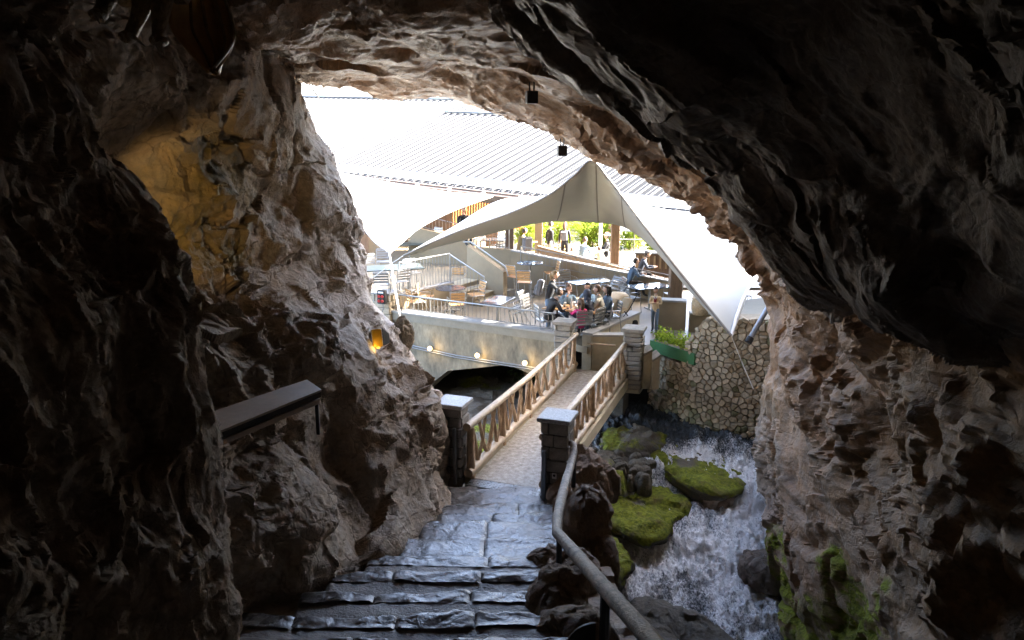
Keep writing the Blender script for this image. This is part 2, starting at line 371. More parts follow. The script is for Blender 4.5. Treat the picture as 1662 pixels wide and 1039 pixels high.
def tag(o, label=None, cat=None, group=None, kind=None):
    if label: o['label'] = label
    if cat: o['category'] = cat
    if group: o['group'] = group
    if kind: o['kind'] = kind
    return o
def thing(name, label, cat, loc=(0, 0, 0), rz=0.0, group=None):
    o = bpy.data.objects.new(name, None); o.empty_display_size = 0.2; COL.objects.link(o)
    o.location = loc; o.rotation_euler = (0, 0, rz); return tag(o, label, cat, group)
def kids(o): return [c for c in COL.objects if c.parent == o]
def copy_tree(o, parent=None, loc=None, rz=None, label=None, group=None, tree=None):
    if tree is None:
        tree = {}
        for c in COL.objects:
            if c.parent: tree.setdefault(c.parent.name, []).append(c)
    c = o.copy(); COL.objects.link(c)
    if parent is not None: c.parent = parent
    if loc is not None: c.location = loc
    if rz is not None: c.rotation_euler = (0, 0, rz)
    if label: c['label'] = label
    if group: c['group'] = group
    for ch in tree.get(o.name, []): copy_tree(ch, c, tree=tree)
    return c
# ------------------------------------------------------------------ the cave
def cr(pts, m):                                   # Catmull-Rom along axis 0, m samples
    n = pts.shape[0]; t = np.linspace(0, n - 1, m); i = np.clip(np.floor(t).astype(int), 0, n - 2); f = (t - i).reshape((-1,) + (1,) * (pts.ndim - 1))
    ext = np.concatenate([2 * pts[:1] - pts[1:2], pts, 2 * pts[-1:] - pts[-2:-1]])
    p0, p1, p2, p3 = ext[i], ext[i + 1], ext[i + 2], ext[i + 3]
    return 0.5 * (2 * p1 + (p2 - p0) * f + (2 * p0 - 5 * p1 + 4 * p2 - p3) * f * f + (3 * p1 - p0 - 3 * p2 + p3) * f ** 3)
def grid_normals(G):
    du = np.gradient(G, axis=0); dv = np.gradient(G, axis=1); n = np.cross(du, dv)
    return n / np.maximum(np.linalg.norm(n, axis=2, keepdims=True), 1e-9)
def grid_mesh(name, G, mat, mask=None, smooth=32, parent=None, close=False):
    a, b = G.shape[:2]; idx = np.arange(a * b).reshape(a, b)
    f = np.stack([idx[:-1, :-1], idx[1:, :-1], idx[1:, 1:], idx[:-1, 1:]], -1).reshape(-1, 4)
    me = bpy.data.meshes.new(name); me.vertices.add(a * b); me.vertices.foreach_set('co', G.reshape(-1).astype(np.float32))
    me.loops.add(len(f) * 4); me.loops.foreach_set('vertex_index', f.reshape(-1).astype(np.int32))
    me.polygons.add(len(f)); me.polygons.foreach_set('loop_start', np.arange(0, len(f) * 4, 4, dtype=np.int32))
    me.polygons.foreach_set('loop_total', np.full(len(f), 4, dtype=np.int32))
    me.update(calc_edges=True)
    me.materials.append(M[mat])
    if mask is not None:
        at_ = me.attributes.new('mask', 'FLOAT_COLOR', 'POINT')
        c = np.concatenate([mask, np.ones((len(mask), 1))], 1).astype(np.float32); at_.data.foreach_set('color', c.reshape(-1))
    me.polygons.foreach_set('use_smooth', [True] * len(f))
    if smooth: me.set_sharp_from_angle(angle=R(smooth))
    o = bpy.data.objects.new(name, me); COL.objects.link(o)
    if parent is not None: o.parent = parent
    return o
def rockify(P, amp=1.0, seed=0, strata=None, sc=1.0, det=1.0):
    q = P.copy()
    q = q + 0.25 * np.stack([fbm(P * 0.9 + 5, 3, seed + 1), fbm(P * 0.9 + 31, 3, seed + 2), fbm(P * 0.9 + 57, 3, seed + 3)], 1)
    if strata is not None:
        st = np.array(strata, dtype=float); q = q * st if st.ndim == 1 else q @ st.T
    d = 0.26 * fbm(q * 0.45, 3, seed)
    v, _ = facets(q * 0.75 * sc, seed + 10, 0.4, 0.8, 16.0); d = d + 0.20 * v
    brk = sstep(fbm(P * 0.55, 3, seed + 60), -0.35, 0.45)
    d = d + 0.20 * scallop(q * 1.05 * sc, seed + 15, 1.0, 0.45, 0.7, -1)
    d = d + 0.110 * det * scallop(q * 2.3 * sc + 0.3 * brk[:, None], seed + 20, 1.1, 0.5, 0.8, 1) * (0.5 + 0.7 * brk)
    d = d + 0.046 * det * scallop(q * 5.2 * sc, seed + 30, 1.2, 0.6, 0.8, 1) * (0.35 + 0.9 * brk)
    d = d + 0.020 * det * scallop(q * 11.0 * sc, seed + 35, 1.2, 0.6, 0.8, -1) * (0.3 + 0.9 * brk)
    d = d + 0.025 * fbm(q * 3.1, 4, seed + 40) + 0.010 * fbm(q * 18, 3, seed + 50)
    return amp * d
def sheet(name, net, nu, nv, mat, amp=1.0, seed=0, strata=None, maskf=None, ampf=None, sc=1.0, det=1.0):
    A = np.array([[tuple(at(*e)) if not isinstance(e, Vector) else tuple(e) for e in row] for row in net], dtype=np.float64)
    G = cr(A, nu); G = cr(G.transpose(1, 0, 2), nv).transpose(1, 0, 2)
    N = grid_normals(G); V = np.array([0, 0, CAMZ]) - G
    if (N * V).sum(2).mean() < 0: N = -N
    P = G.reshape(-1, 3); d = rockify(P, amp, seed, strata, sc, det)
    if ampf is not None: d = d * ampf(P)
    G2 = (P + N.reshape(-1, 3) * d[:, None]).reshape(G.shape)
    N2 = grid_normals(G2)
    if (N2 * V).sum(2).mean() < 0: N2 = -N2
    mask = maskf(G2.reshape(-1, 3), N2.reshape(-1, 3)) if maskf else np.zeros((len(P), 3))
    return tag(grid_mesh(name, G2, mat, mask), kind='structure')
def proj(P):
    y = P[:, 1]; z = P[:, 2] - CAMZ; dep = y * _cp - z * _sp; up = y * _sp + z * _cp
    return CW / 2 + F * P[:, 0] / dep, CH / 2 - F * up / dep
W = Vector
def sstep(x, a, b): t = np.clip((x - a) / (b - a), 0, 1); return t * t * (3 - 2 * t)

# far left wall: leans in at the top, steps out as a ledge beside the stairs
left_net = [
    [(-400, -160, 2.2), (-60, -90, 4.0), (120, -40, 5.6), (280, 10, 7.6), (400, 70, 10.0), (470, 95, 13.0), (420, 60, 16.0)],
    [(-400, 20, 2.4), (-40, 40, 4.5), (150, 85, 6.2), (300, 112, 8.0), (420, 140, 10.8), (492, 150, 13.4), (430, 120, 16.0)],
    [(-400, 150, 2.5), (0, 165, 5.2), (170, 195, 7.3), (320, 205, 8.8), (440, 200, 11.2), (512, 205, 13.5), (450, 190, 16.0)],
    [(-400, 260, 2.6), (0, 270, 5.6), (180, 285, 8.0), (320, 285, 9.0), (450, 275, 11.3), (553, 270, 13.5), (490, 260, 16.0)],
    [(-400, 360, 2.6), (0, 370, 5.6), (190, 370, 8.1), (330, 365, 9.2), (460, 355, 11.3), (570, 345, 13.4), (510, 335, 16.0)],
    [(-400, 440, 2.6), (0, 440, 5.4), (200, 440, 7.9), (340, 430, 9.1), (470, 430, 11.0), (583, 425, 13.3), (520, 420, 16.0)],
    [(-400, 520, 2.6), (0, 500, 5.2), (220, 490, 7.6), (360, 480, 8.8), (480, 490, 10.6), (594, 492, 13.1), (540, 480, 16.0)],
    [(-400, 580, 2.6), (0, 560, 5.0), (240, 540, 7.2), (380, 520, 8.3), (500, 530, 10.0), (622, 530, 12.9), (560, 520, 16.0)],
    [(-400, 640, 2.6), (0, 620, 4.9), (260, 600, 6.9), (400, 580, 7.9), (530, 575, 9.7), (645, 566, 12.6), (610, 560, 16.0)],
    [(-400, 720, 2.6), (0, 690, 4.8), (280, 670, 6.9), (410, 655, 7.9), (550, 640, 9.5), (690, 640, 12.2), (670, 630, 16.0)],
    [(-400, 800, 2.6), (0, 760, 4.8), (300, 740, 6.8), (420, 730, 7.7), (560, 720, 9.2), (722, 705, 11.9), (690, 700, 16.0)],
    [(-400, 900, 2.6), (0, 840, 4.7), (300, 820, 6.5), (430, 800, 7.4), (570, 790, 8.7), (732, 765, 11.7), (705, 760, 16.0)],
    [(-400, 1000, 2.6), (0, 940, 4.6), (320, 910, 6.3), (440, 880, 7.2), (580, 860, 8.3), (742, 806, 11.4), (715, 800, 16.0)],
    [(-400, 1150, 2.6), (0, 1050, 4.4), (340, 1000, 6.2), (430, 955, 7.0), (590, 922, 7.9), (752, 842, 11.2), (735, 850, 16.0)],
    [(-400, 1400, 2.6), (0, 1200, 4.4), (350, 1110, 6.2), (430, 1040, 7.1), (600, 1010, 8.0), (760, 900, 11.0), (740, 900, 16.0)],
]
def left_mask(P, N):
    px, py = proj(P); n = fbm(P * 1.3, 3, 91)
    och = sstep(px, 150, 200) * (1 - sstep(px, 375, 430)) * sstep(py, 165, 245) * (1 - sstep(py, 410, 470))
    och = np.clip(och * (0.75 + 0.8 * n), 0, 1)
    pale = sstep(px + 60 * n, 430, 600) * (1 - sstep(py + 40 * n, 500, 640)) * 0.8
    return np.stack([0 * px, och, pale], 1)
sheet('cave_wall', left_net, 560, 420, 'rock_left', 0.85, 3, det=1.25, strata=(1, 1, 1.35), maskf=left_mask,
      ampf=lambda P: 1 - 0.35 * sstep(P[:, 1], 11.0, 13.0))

# near left rock, in the dark
near_net = [
    [(-900, -100, 1.0), (-300, -40, 2.0), (-80, 20, 3.2), (20, 60, 4.2), (60, 85, 5.2), (20, 80, 6.6)],
    [(-900, 80, 1.0), (-300, 110, 2.0), (-60, 130, 3.2), (60, 150, 4.2), (118, 165, 5.2), (60, 165, 6.8)],
    [(-900, 230, 1.0), (-300, 240, 2.0), (-40, 235, 3.3), (90, 235, 4.4), (152, 245, 5.3), (90, 250, 7.0)],
    [(-900, 330, 1.0), (-300, 330, 2.0), (-30, 315, 3.4), (130, 312, 4.6), (226, 328, 5.4), (140, 312, 7.4)],
    [(-900, 430, 1.0), (-300, 420, 2.0), (-10, 400, 3.3), (160, 390, 4.4), (272, 395, 5.2), (200, 380, 7.2)],
    [(-900, 540, 1.0), (-300, 520, 2.0), (0, 500, 3.1), (190, 490, 4.1), (322, 490, 4.9), (250, 480, 7.0)],
    [(-900, 660, 1.0), (-300, 640, 1.9), (10, 620, 2.9), (210, 600, 3.9), (338, 590, 4.8), (270, 580, 6.8)],
    [(-900, 780, 1.0), (-300, 760, 1.8), (20, 740, 2.8), (220, 720, 3.8), (356, 700, 4.7), (290, 690, 6.7)],
    [(-900, 920, 1.0), (-300, 880, 1.8), (20, 860, 2.7), (230, 830, 3.7), (362, 800, 4.7), (300, 790, 6.6)],
    [(-900, 1060, 1.0), (-300, 1020, 1.7), (20, 990, 2.6), (240, 950, 3.6), (392, 905, 4.6), (330, 890, 6.5)],
    [(-900, 1240, 1.0), (-300, 1180, 1.7), (30, 1120, 2.6), (250, 1060, 3.6), (398, 1020, 4.5), (340, 1000, 6.5)],
    [(-900, 1500, 1.0), (-300, 1400, 1.7), (40, 1300, 2.6), (260, 1220, 3.5), (410, 1160, 4.3), (350, 1120, 6.5)],
]
sheet('cave_buttress', near_net, 420, 300, 'rock_near', 0.45, 17, det=1.25, strata=(1.2, 1.2, 0.7), sc=1.6)

# the arch: ceiling, lintel and right wall in one sweep; columns run from the outside over the lip and in
arch_net = [
    [(230, 150, 13.5), (250, 130, 12.5), (180, 75, 9.0), (60, -20, 6.5), (-200, -260, 4.2), W((-3.5, 1.0, 7.4)), W((-3.5, -3, 7.5))],
    [(400, 30, 15.6), (430, 118, 14.6), (400, 92, 11.5), (340, 25, 8.6), (260, -90, 6.4), W((-1.8, 2.2, 7.4)), W((-1.8, -3, 7.5))],
    [(520, 60, 16.5), (530, 131, 15.5), (520, 98, 12.3), (500, 35, 9.2), (470, -80, 7.2), W((-1.0, 3.4, 7.3)), W((-1.0, -3, 7.5))],
    [(620, 70, 16.5), (620, 139, 15.5), (630, 104, 12.4), (640, 45, 9.3), (650, -60, 7.4), W((-.5, 3.6, 7.2)), W((-.5, -3, 7.5))],
    [(720, 80, 16.4), (720, 156, 15.4), (740, 112, 12.4), (765, 50, 9.3), (790, -50, 7.4), W((.1, 3.6, 7.1)), W((.1, -3, 7.4))],
    [(810, 100, 16.2), (805, 191, 15.2), (845, 138, 12.3), (890, 72, 9.5), (940, -30, 7.4), W((.9, 3.6, 7.0)), W((.9, -3, 7.3))],
    [(920, 150, 15.9), (905, 226, 14.9), (945, 180, 12.2), (1000, 110, 9.4), (1080, -10, 7.0), W((1.8, 3.4, 7.0)), W((1.8, -3, 7.2))],
    [(1060, 190, 15.5), (1010, 276, 14.5), (1060, 235, 12.0), (1130, 170, 9.0), (1240, 40, 6.6), W((2.6, 3.0, 6.8)), W((2.8, -3, 7.0))],
    [(1200, 230, 15.2), (1116, 319, 14.2), (1160, 290, 12.0), (1220, 240, 9.0), (1340, 140, 6.4), W((3.4, 2.6, 6.4)), W((3.6, -3, 6.6))],
    [(1290, 330, 15.0), (1182, 395, 14.0), (1215, 375, 12.0), (1290, 330, 9.0), (1430, 260, 6.2), W((4.0, 2.4, 5.6)), W((4.2, -3, 5.6))],
    [(1320, 440, 15.0), (1248, 478, 14.0), (1275, 465, 12.0), (1370, 440, 9.1), (1520, 410, 6.3), W((4.3, 2.2, 4.6)), W((4.5, -3, 4.6))],
    [(1330, 560, 15.4), (1256, 560, 14.4), (1290, 560, 12.4), (1390, 560, 9.6), (1550, 560, 6.8), W((4.5, 2.2, 3.4)), W((4.7, -3, 3.4))],
    [(1330, 650, 16.0), (1246, 632, 15.0), (1270, 650, 12.6), (1380, 670, 9.7), (1550, 690, 6.9), W((4.5, 2.2, 2.2)), W((4.7, -3, 2.2))],
    [(1330, 720, 16.0), (1232, 700, 15.0), (1275, 720, 12.4), (1390, 750, 9.5), (1560, 790, 6.8), W((4.5, 2.2, 1.0)), W((4.7, -3, 1.0))],
    [(1340, 800, 15.0), (1238, 780, 14.0), (1285, 800, 11.9), (1390, 840, 9.3), (1560, 890, 6.7), W((4.4, 2.2, -.2)), W((4.7, -3, -.2))],
    [(1350, 880, 14.0), (1246, 850, 13.0), (1290, 880, 11.4), (1400, 920, 9.0), (1560, 990, 6.6), W((4.3, 2.2, -1.4)), W((4.7, -3, -1.4))],
    [(1380, 1000, 12.8), (1284, 985, 11.8), (1320, 1005, 10.7), (1420, 1040, 8.7), (1560, 1110, 6.5), W((4.2, 2.2, -2.6)), W((4.6, -3, -2.6))],
    [(1420, 1150, 12.0), (1300, 1130, 11.0), (1350, 1150, 10.1), (1440, 1200, 8.4), (1560, 1300, 6.4), W((4.0, 2.2, -4.0)), W((4.6, -3, -4.0))],
]
def arch_mask(P, N):
    px, py = proj(P); n = fbm(P * 1.1, 4, 71)
    moss = sstep(px, 1180, 1240) * (1 - sstep(px + 60 * n, 1400, 1520)) * sstep(py + 0.18 * (1400 - px) + 70 * n, 890, 960) * (0.45 + 0.5 * sstep(N[:, 2] + 0.5 * n, -0.1, 0.5))
    pale = (1 - sstep(px, 1215, 1275)) * sstep(py, 640, 700) * (1 - sstep(py, 830, 900)) * 0.55
    och = sstep(px + 80 * n, 1330, 1500) * sstep(py, 430, 560) * 0.22 + sstep(py, 600, 650) * (1 - sstep(px, 1230, 1285)) * (1 - sstep(py, 780, 840)) * 0.35
    return np.stack([np.clip(moss, 0, 1), np.clip(och, 0, 1), pale], 1)
def arch_amp(P):
    px, py = proj(P); top = 1 - sstep(py, 240, 420)
    return 1 - 0.35 * top - 0.2 * sstep(P[:, 1], 12.5, 14)
def ceiling_steps(P): return P
sheet('cave_arch', arch_net, 760, 330, 'rock_arch', 0.95, 29, det=1.25, strata=(1, 1, 1.15), maskf=arch_mask, ampf=arch_amp)

# dark overhang hanging in front of the arch, upper right
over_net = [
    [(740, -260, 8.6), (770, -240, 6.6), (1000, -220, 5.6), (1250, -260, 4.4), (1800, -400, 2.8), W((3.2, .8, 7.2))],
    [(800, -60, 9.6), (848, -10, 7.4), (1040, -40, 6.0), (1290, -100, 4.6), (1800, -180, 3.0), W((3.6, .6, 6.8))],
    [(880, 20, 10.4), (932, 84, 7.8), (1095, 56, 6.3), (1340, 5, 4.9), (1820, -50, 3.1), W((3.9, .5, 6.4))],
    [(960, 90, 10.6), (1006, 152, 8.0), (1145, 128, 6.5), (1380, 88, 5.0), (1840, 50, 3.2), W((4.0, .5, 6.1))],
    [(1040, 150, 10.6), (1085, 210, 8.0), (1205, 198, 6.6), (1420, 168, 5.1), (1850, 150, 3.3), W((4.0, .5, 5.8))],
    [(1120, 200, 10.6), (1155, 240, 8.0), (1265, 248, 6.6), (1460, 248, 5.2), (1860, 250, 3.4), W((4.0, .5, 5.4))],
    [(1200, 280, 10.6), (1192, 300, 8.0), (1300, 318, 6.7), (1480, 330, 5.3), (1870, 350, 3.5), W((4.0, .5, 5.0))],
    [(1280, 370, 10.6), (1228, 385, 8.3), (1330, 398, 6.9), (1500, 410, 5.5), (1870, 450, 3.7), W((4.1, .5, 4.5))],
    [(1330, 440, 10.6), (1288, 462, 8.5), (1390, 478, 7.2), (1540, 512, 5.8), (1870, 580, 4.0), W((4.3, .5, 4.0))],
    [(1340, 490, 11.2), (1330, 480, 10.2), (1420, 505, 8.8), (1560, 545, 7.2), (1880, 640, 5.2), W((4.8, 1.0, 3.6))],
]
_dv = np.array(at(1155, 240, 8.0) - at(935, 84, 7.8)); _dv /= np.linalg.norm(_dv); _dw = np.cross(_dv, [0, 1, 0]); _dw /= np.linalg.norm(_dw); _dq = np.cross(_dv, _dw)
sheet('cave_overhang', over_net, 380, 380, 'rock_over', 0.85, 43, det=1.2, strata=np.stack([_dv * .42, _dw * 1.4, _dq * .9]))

# the hill round the cave: a closed shell with one mouth (keeps daylight out everywhere else)
def hill():
    ring = [(400, 60), (520, 60), (620, 70), (720, 80), (810, 100), (920, 150), (1060, 190), (1200, 230), (1290, 330), (1320, 440),
            (1330, 560), (1330, 650), (1330, 740), (1340, 860)]
    inner = [at(x, y, 15.6) for x, y in ring] + [Vector((5.5, 15.6, -6)), Vector((-1, 15.6, -6))]
    left = [(735, 900), (735, 800), (715, 700), (670, 630), (610, 560), (540, 480), (510, 400), (500, 335), (480, 260), (440, 190), (410, 120)]
    inner += [at(x, y, 15.4) for x, y in left]
    bm = bmesh.new(); n = len(inner)
    def loop(ps): return [bm.verts.new(p) for p in ps]
    cx, cz = 1.5, 2.0
    def far(p, y, r):
        a = math.atan2(p.z - cz, p.x - cx); return Vector((cx + r * math.cos(a), y, max(-7, min(7.2 + r * .15, cz + 0.8 * r * math.sin(a)))))
    L = [loop(inner), loop([far(p, 14.6, 8) for p in inner]), loop([far(p, 10.5, 15) for p in inner]), loop([far(p, 4, 19) for p in inner]), loop([far(p, -9, 19) for p in inner]), loop([far(p, -9.2, 5) for p in inner])]
    for a, b in zip(L[:-1], L[1:]):
        for i in range(n): bm.faces.new((a[i], a[(i + 1) % n], b[(i + 1) % n], b[i]))
    bm.faces.new(L[-1])
    bmesh.ops.recalc_face_normals(bm, faces=bm.faces)
    me = bpy.data.meshes.new('unseen_hillside'); bm.to_mesh(me); bm.free(); me.materials.append(M['rock_near'])
    o = link('unseen_hillside', me, None, 0); tag(o, kind='structure')
hill()

def shade_hill():  # hill mass added out of view to block sun from gorge and terrace
    us = np.linspace(0, 1, 150); vs = np.linspace(0, 1, 90); U, V_ = np.meshgrid(us, vs, indexing='ij')
    px_ = np.array([(9.5, 13.2), (7.3, 15.0), (7.25, 17.0), (7.9, 19.5), (9.2, 23.0), (11.5, 27.0), (16, 30)], float); c = cr(px_, 150)
    prof = cr(np.array([(0.0, -6.0), (0.02, -2.0), (0.1, 2.5), (0.3, 5.8), (0.8, 7.6), (2.5, 8.8), (7.0, 9.6)]), 90)
    t = np.gradient(c, axis=0); n = np.stack([-t[:, 1], t[:, 0]], 1); n /= np.linalg.norm(n, axis=1, keepdims=True); n = np.where(n[:, :1] < 0, -n, n)
    G = np.zeros((150, 90, 3)); G[:, :, :2] = c[:, None] + n[:, None] * prof[None, :, :1]; G[:, :, 2] = prof[None, :, 1]
    P = G.reshape(-1, 3); N = grid_normals(G).reshape(-1, 3); P = P + N * (0.3 * facets(P * .7, 4, .5, .8)[0] + .1 * fbm(P * 1.5, 3, 4))[:, None]
    m = np.stack([np.clip(fbm(P * .7, 3, 9) + .2, 0, 1), 0 * P[:, 0], 0 * P[:, 0]], 1)
    tag(grid_mesh('unseen_hillside', P.reshape(G.shape), 'rock_river', m), kind='structure')
shade_hill()

# ------------------------------------------------------------------ river bed, water
def riverbed():
    xs = np.linspace(-14, 16, 240); ys = np.linspace(4.5, 30, 230); X, Y = np.meshgrid(xs, ys, indexing='ij')
    Z = -1.75 + 0 * X
    Z = np.where(Y < 17, -1.75 - (17 - Y) * 0.17, Z)
    P = np.stack([X, Y, Z], -1).reshape(-1, 3)
    d = 0.10 * facets(P * 2.2, 5, 0.5, 0.9)[0] + 0.04 * facets(P * 6, 6, 0.5, 0.9)[0] + 0.08 * fbm(P, 3, 8)
    bank = sstep(2.9 + 0.25 * (P[:, 1] - 15.5) - P[:, 0] + 0.25 * fbm(P * 1.5, 2, 4), -0.15, 0.35) * sstep(P[:, 1], 14.2, 14.9) * sstep(P[:, 0], 0.6, 1.2) * (1 - sstep(P[:, 1], 18.2, 18.9))
    P[:, 2] += d + bank * (-1.22 - P[:, 2])
    m = np.stack([np.clip(fbm(P * 0.8, 3, 3) * 0.6 + 0.1, 0, 1), 0 * d, 0 * d], 1)
    tag(grid_mesh('riverbed', P.reshape(240, 230, 3), 'rock_river', m), kind='structure')
riverbed()
def water_z(y): return -1.30 - 0.42 * np.maximum(0, 17.2 - y) + 0.0 * y
def river():
    xs = np.linspace(0.6, 7.2, 300); ys = np.linspace(7.0, 18.6, 520); X, Y = np.meshgrid(xs, ys, indexing='ij')
    P = np.stack([X, Y, 0 * X], -1).reshape(-1, 3)
    s = P[:, 1] + 0.35 * P[:, 0] + 0.25 * fbm(P * 0.8, 2, 3)
    z = -1.28 - 0.19 * (17.2 - P[:, 1]).clip(0)
    drop = 0.10 * np.tanh((s - 14.55) * 7) + 0.12 * np.tanh((s - 16.6) * 5)
    z = z + drop
    q = P * np.array([1.5, 1.0, 1])
    churn = 0.085 * ridged(q * 1.5, 4, 12) + 0.06 * fbm(q * 5, 3, 15) + 0.035 * fbm(q * 13, 3, 19)
    P[:, 2] = z + churn
    foam = 0.78 + 0.6 * np.exp(-((s - 14.35) / 0.35) ** 2) + 0.3 * fbm(q * 0.7, 3, 33) - 0.9 * sstep(P[:, 1], 15.6, 17.4)
    m = np.stack([np.clip(foam, 0, 1)] * 3, 1)
    tag(grid_mesh('river', P.reshape(300, 520, 3), 'river_water', m, 60), kind='structure')
river()

# mossy boulders and rocks: each its own thing
def boulder(name, label, cat, poly, z_top, thick, mat, moss=0.0, seed=0, tilt=(0, 0), amp=1.0, group=None, n=40, warm=0.0):
    """a rock whose top outline is given in picture points at height z_top (m)"""
    pts = [atz(x, y, z_top) for x, y in poly]; c = sum(pts, Vector()) / len(pts)
    m = 96; ang = np.linspace(0, 2 * math.pi, m, endpoint=False)
    pa = np.array([math.atan2(p.y - c.y, p.x - c.x) for p in pts]); pr = np.array([math.hypot(p.x - c.x, p.y - c.y) for p in pts])
    o = np.argsort(pa); pa, pr = pa[o], pr[o]
    rad = np.interp(ang, np.concatenate([pa - 2 * math.pi, pa, pa + 2 * math.pi]), np.concatenate([pr, pr, pr]))
    rad = (rad + np.roll(rad, 1) + np.roll(rad, -1)) / 3
    prof = [(0.02, 1.0), (0.2, 0.99), (0.4, 0.96), (0.6, 0.90), (0.75, 0.80), (0.87, 0.66), (0.96, 0.45), (1.0, 0.2), (1.01, -0.1), (1.0, -0.5), (0.96, -0.9), (0.9, -1.3)]
    prof = cr(np.array(prof), n)
    G = np.zeros((n, m + 1, 3))
    for j in range(m + 1):
        a = ang[j % m]; r = rad[j % m]
        G[:, j, 0] = prof[:, 0] * r * math.cos(a); G[:, j, 1] = prof[:, 0] * r * math.sin(a); G[:, j, 2] = (prof[:, 1] - 1) * thick
    G[:, :, 2] += tilt[0] * G[:, :, 0] + tilt[1] * G[:, :, 1]
    N = grid_normals(G); N[:, 0] = (0, 0, 1); N[:, -1] = N[:, 0]
    if N[n // 3, :, 2].mean() < 0: N = -N
    P = G.reshape(-1, 3); Q = P + np.array(c)
    d = amp * (0.12 * fbm(Q * 1.1, 3, seed) + 0.10 * facets(Q * 2.0, seed + 5, 0.5, 0.9)[0] + 0.045 * facets(Q * 5, seed + 6, 0.5, 0.9)[0] + 0.045 * ridged(Q * 4, 4, seed + 9) + 0.012 * fbm(Q * 20, 2, seed + 3))
    G2 = P + N.reshape(-1, 3) * d[:, None]; G2 = G2.reshape(n, m + 1, 3); G2[:, -1] = G2[:, 0]
    N2 = grid_normals(G2); N2 = N2 if N2[n // 3, :, 2].mean() > 0 else -N2; nz = N2.reshape(-1, 3)[:, 2]
    mk = moss * sstep(nz + 0.35 * fbm(Q * 1.6, 3, seed + 4), -0.15, 0.5) * (0.7 + 0.8 * fbm(Q * 1.3, 3, seed + 2))
    ob = grid_mesh(name, G2, mat, np.stack([np.clip(mk, 0, 1), np.full(len(nz), warm), 0 * nz], 1)); ob.location = c
    return tag(ob, label, cat, group)
boulder('mossy_boulder', 'broad bright green mossy boulder in the river nearest the bridge railing', 'boulder',
        [(938, 800), (950, 775), (1010, 764), (1065, 775), (1115, 795), (1092, 830), (1062, 862), (1000, 848), (955, 828)], -1.58, 0.14, 'rock_river', 1.25, 5, (-0.05, 0.05), 0.6)
boulder('mossy_boulder', 'yellow green mossy boulder farther back below the rubble stone wall', 'boulder',
        [(1048, 722), (1095, 706), (1150, 722), (1190, 738), (1172, 795), (1128, 780), (1075, 752)], -1.28, 0.15, 'rock_river', 1.15, 9, (-0.08, 0.0), 0.6, warm=0.2)
boulder('mossy_boulder', 'small low green mossy boulder at the foot of the stair side rocks', 'boulder',
        [(960, 872), (985, 862), (1018, 880), (1014, 905), (1005, 930), (975, 935), (960, 905)], -1.85, 0.2, 'rock_river', 1.2, 13, (0, 0), 0.5)
boulder('river_boulder', 'flat dark grey slab rock at the lower edge of the white water', 'boulder',
        [(1010, 1000), (1050, 972), (1110, 985), (1160, 1005), (1215, 1060), (1150, 1110), (1040, 1090)], -2.25, 0.25, 'rock_river', 0.25, 17, (-0.1, 0.1), 0.7)
boulder('river_boulder', 'black wet rock jutting from the right wall into the rapids', 'boulder',
        [(1202, 900), (1230, 888), (1275, 900), (1290, 925), (1245, 922), (1215, 910)], -1.85, 0.2, 'rock_over', 0.1, 21, (0, 0), 0.6)
boulder('river_boulder', 'dark stone breaking the water at the tip of the far mossy boulder', 'boulder',
        [(1140, 790), (1165, 782), (1188, 792), (1182, 806), (1150, 806)], -1.5, 0.15, 'rock_near', 0.1, 25, (0, 0), 0.4)
boulder('mossy_boulder', 'sunlit lime green mossy mound seen through the left bridge railing', 'boulder',
        [(755, 700), (775, 680), (815, 684), (850, 700), (835, 722), (780, 735)], -1.2, 0.4, 'rock_river', 1.3, 27, (0, 0), 0.6, warm=0.3)
boulder('mossy_boulder', 'dark green low mound under the dark opening beside the rubble wall', 'boulder',
        [(965, 700), (1010, 690), (1060, 690), (1085, 702), (1050, 722), (985, 722)], -1.0, 0.3, 'rock_river', 0.8, 31, (0, 0), 0.7)
_rb = random.Random(3)
for k in range(46):
    px = _rb.uniform(955, 1055); py = _rb.uniform(722, 775); r = _rb.uniform(4, 11)
    poly = [(px + r * math.cos(a) * _rb.uniform(.7, 1.2), py + 0.45 * r * math.sin(a) * _rb.uniform(.7, 1.2)) for a in np.linspace(0, 6.28, 7)[:-1]]
    boulder('river_stone', 'small grey brown rubble stone lying on the dry river bed beyond the mossy boulder', 'stone', poly, _rb.uniform(-1.2, -1.08), _rb.uniform(.08, .2),
            'rock_river', 0.0, 40 + k, (0, 0), 0.35, 'rubble stones on the river bed', n=12)
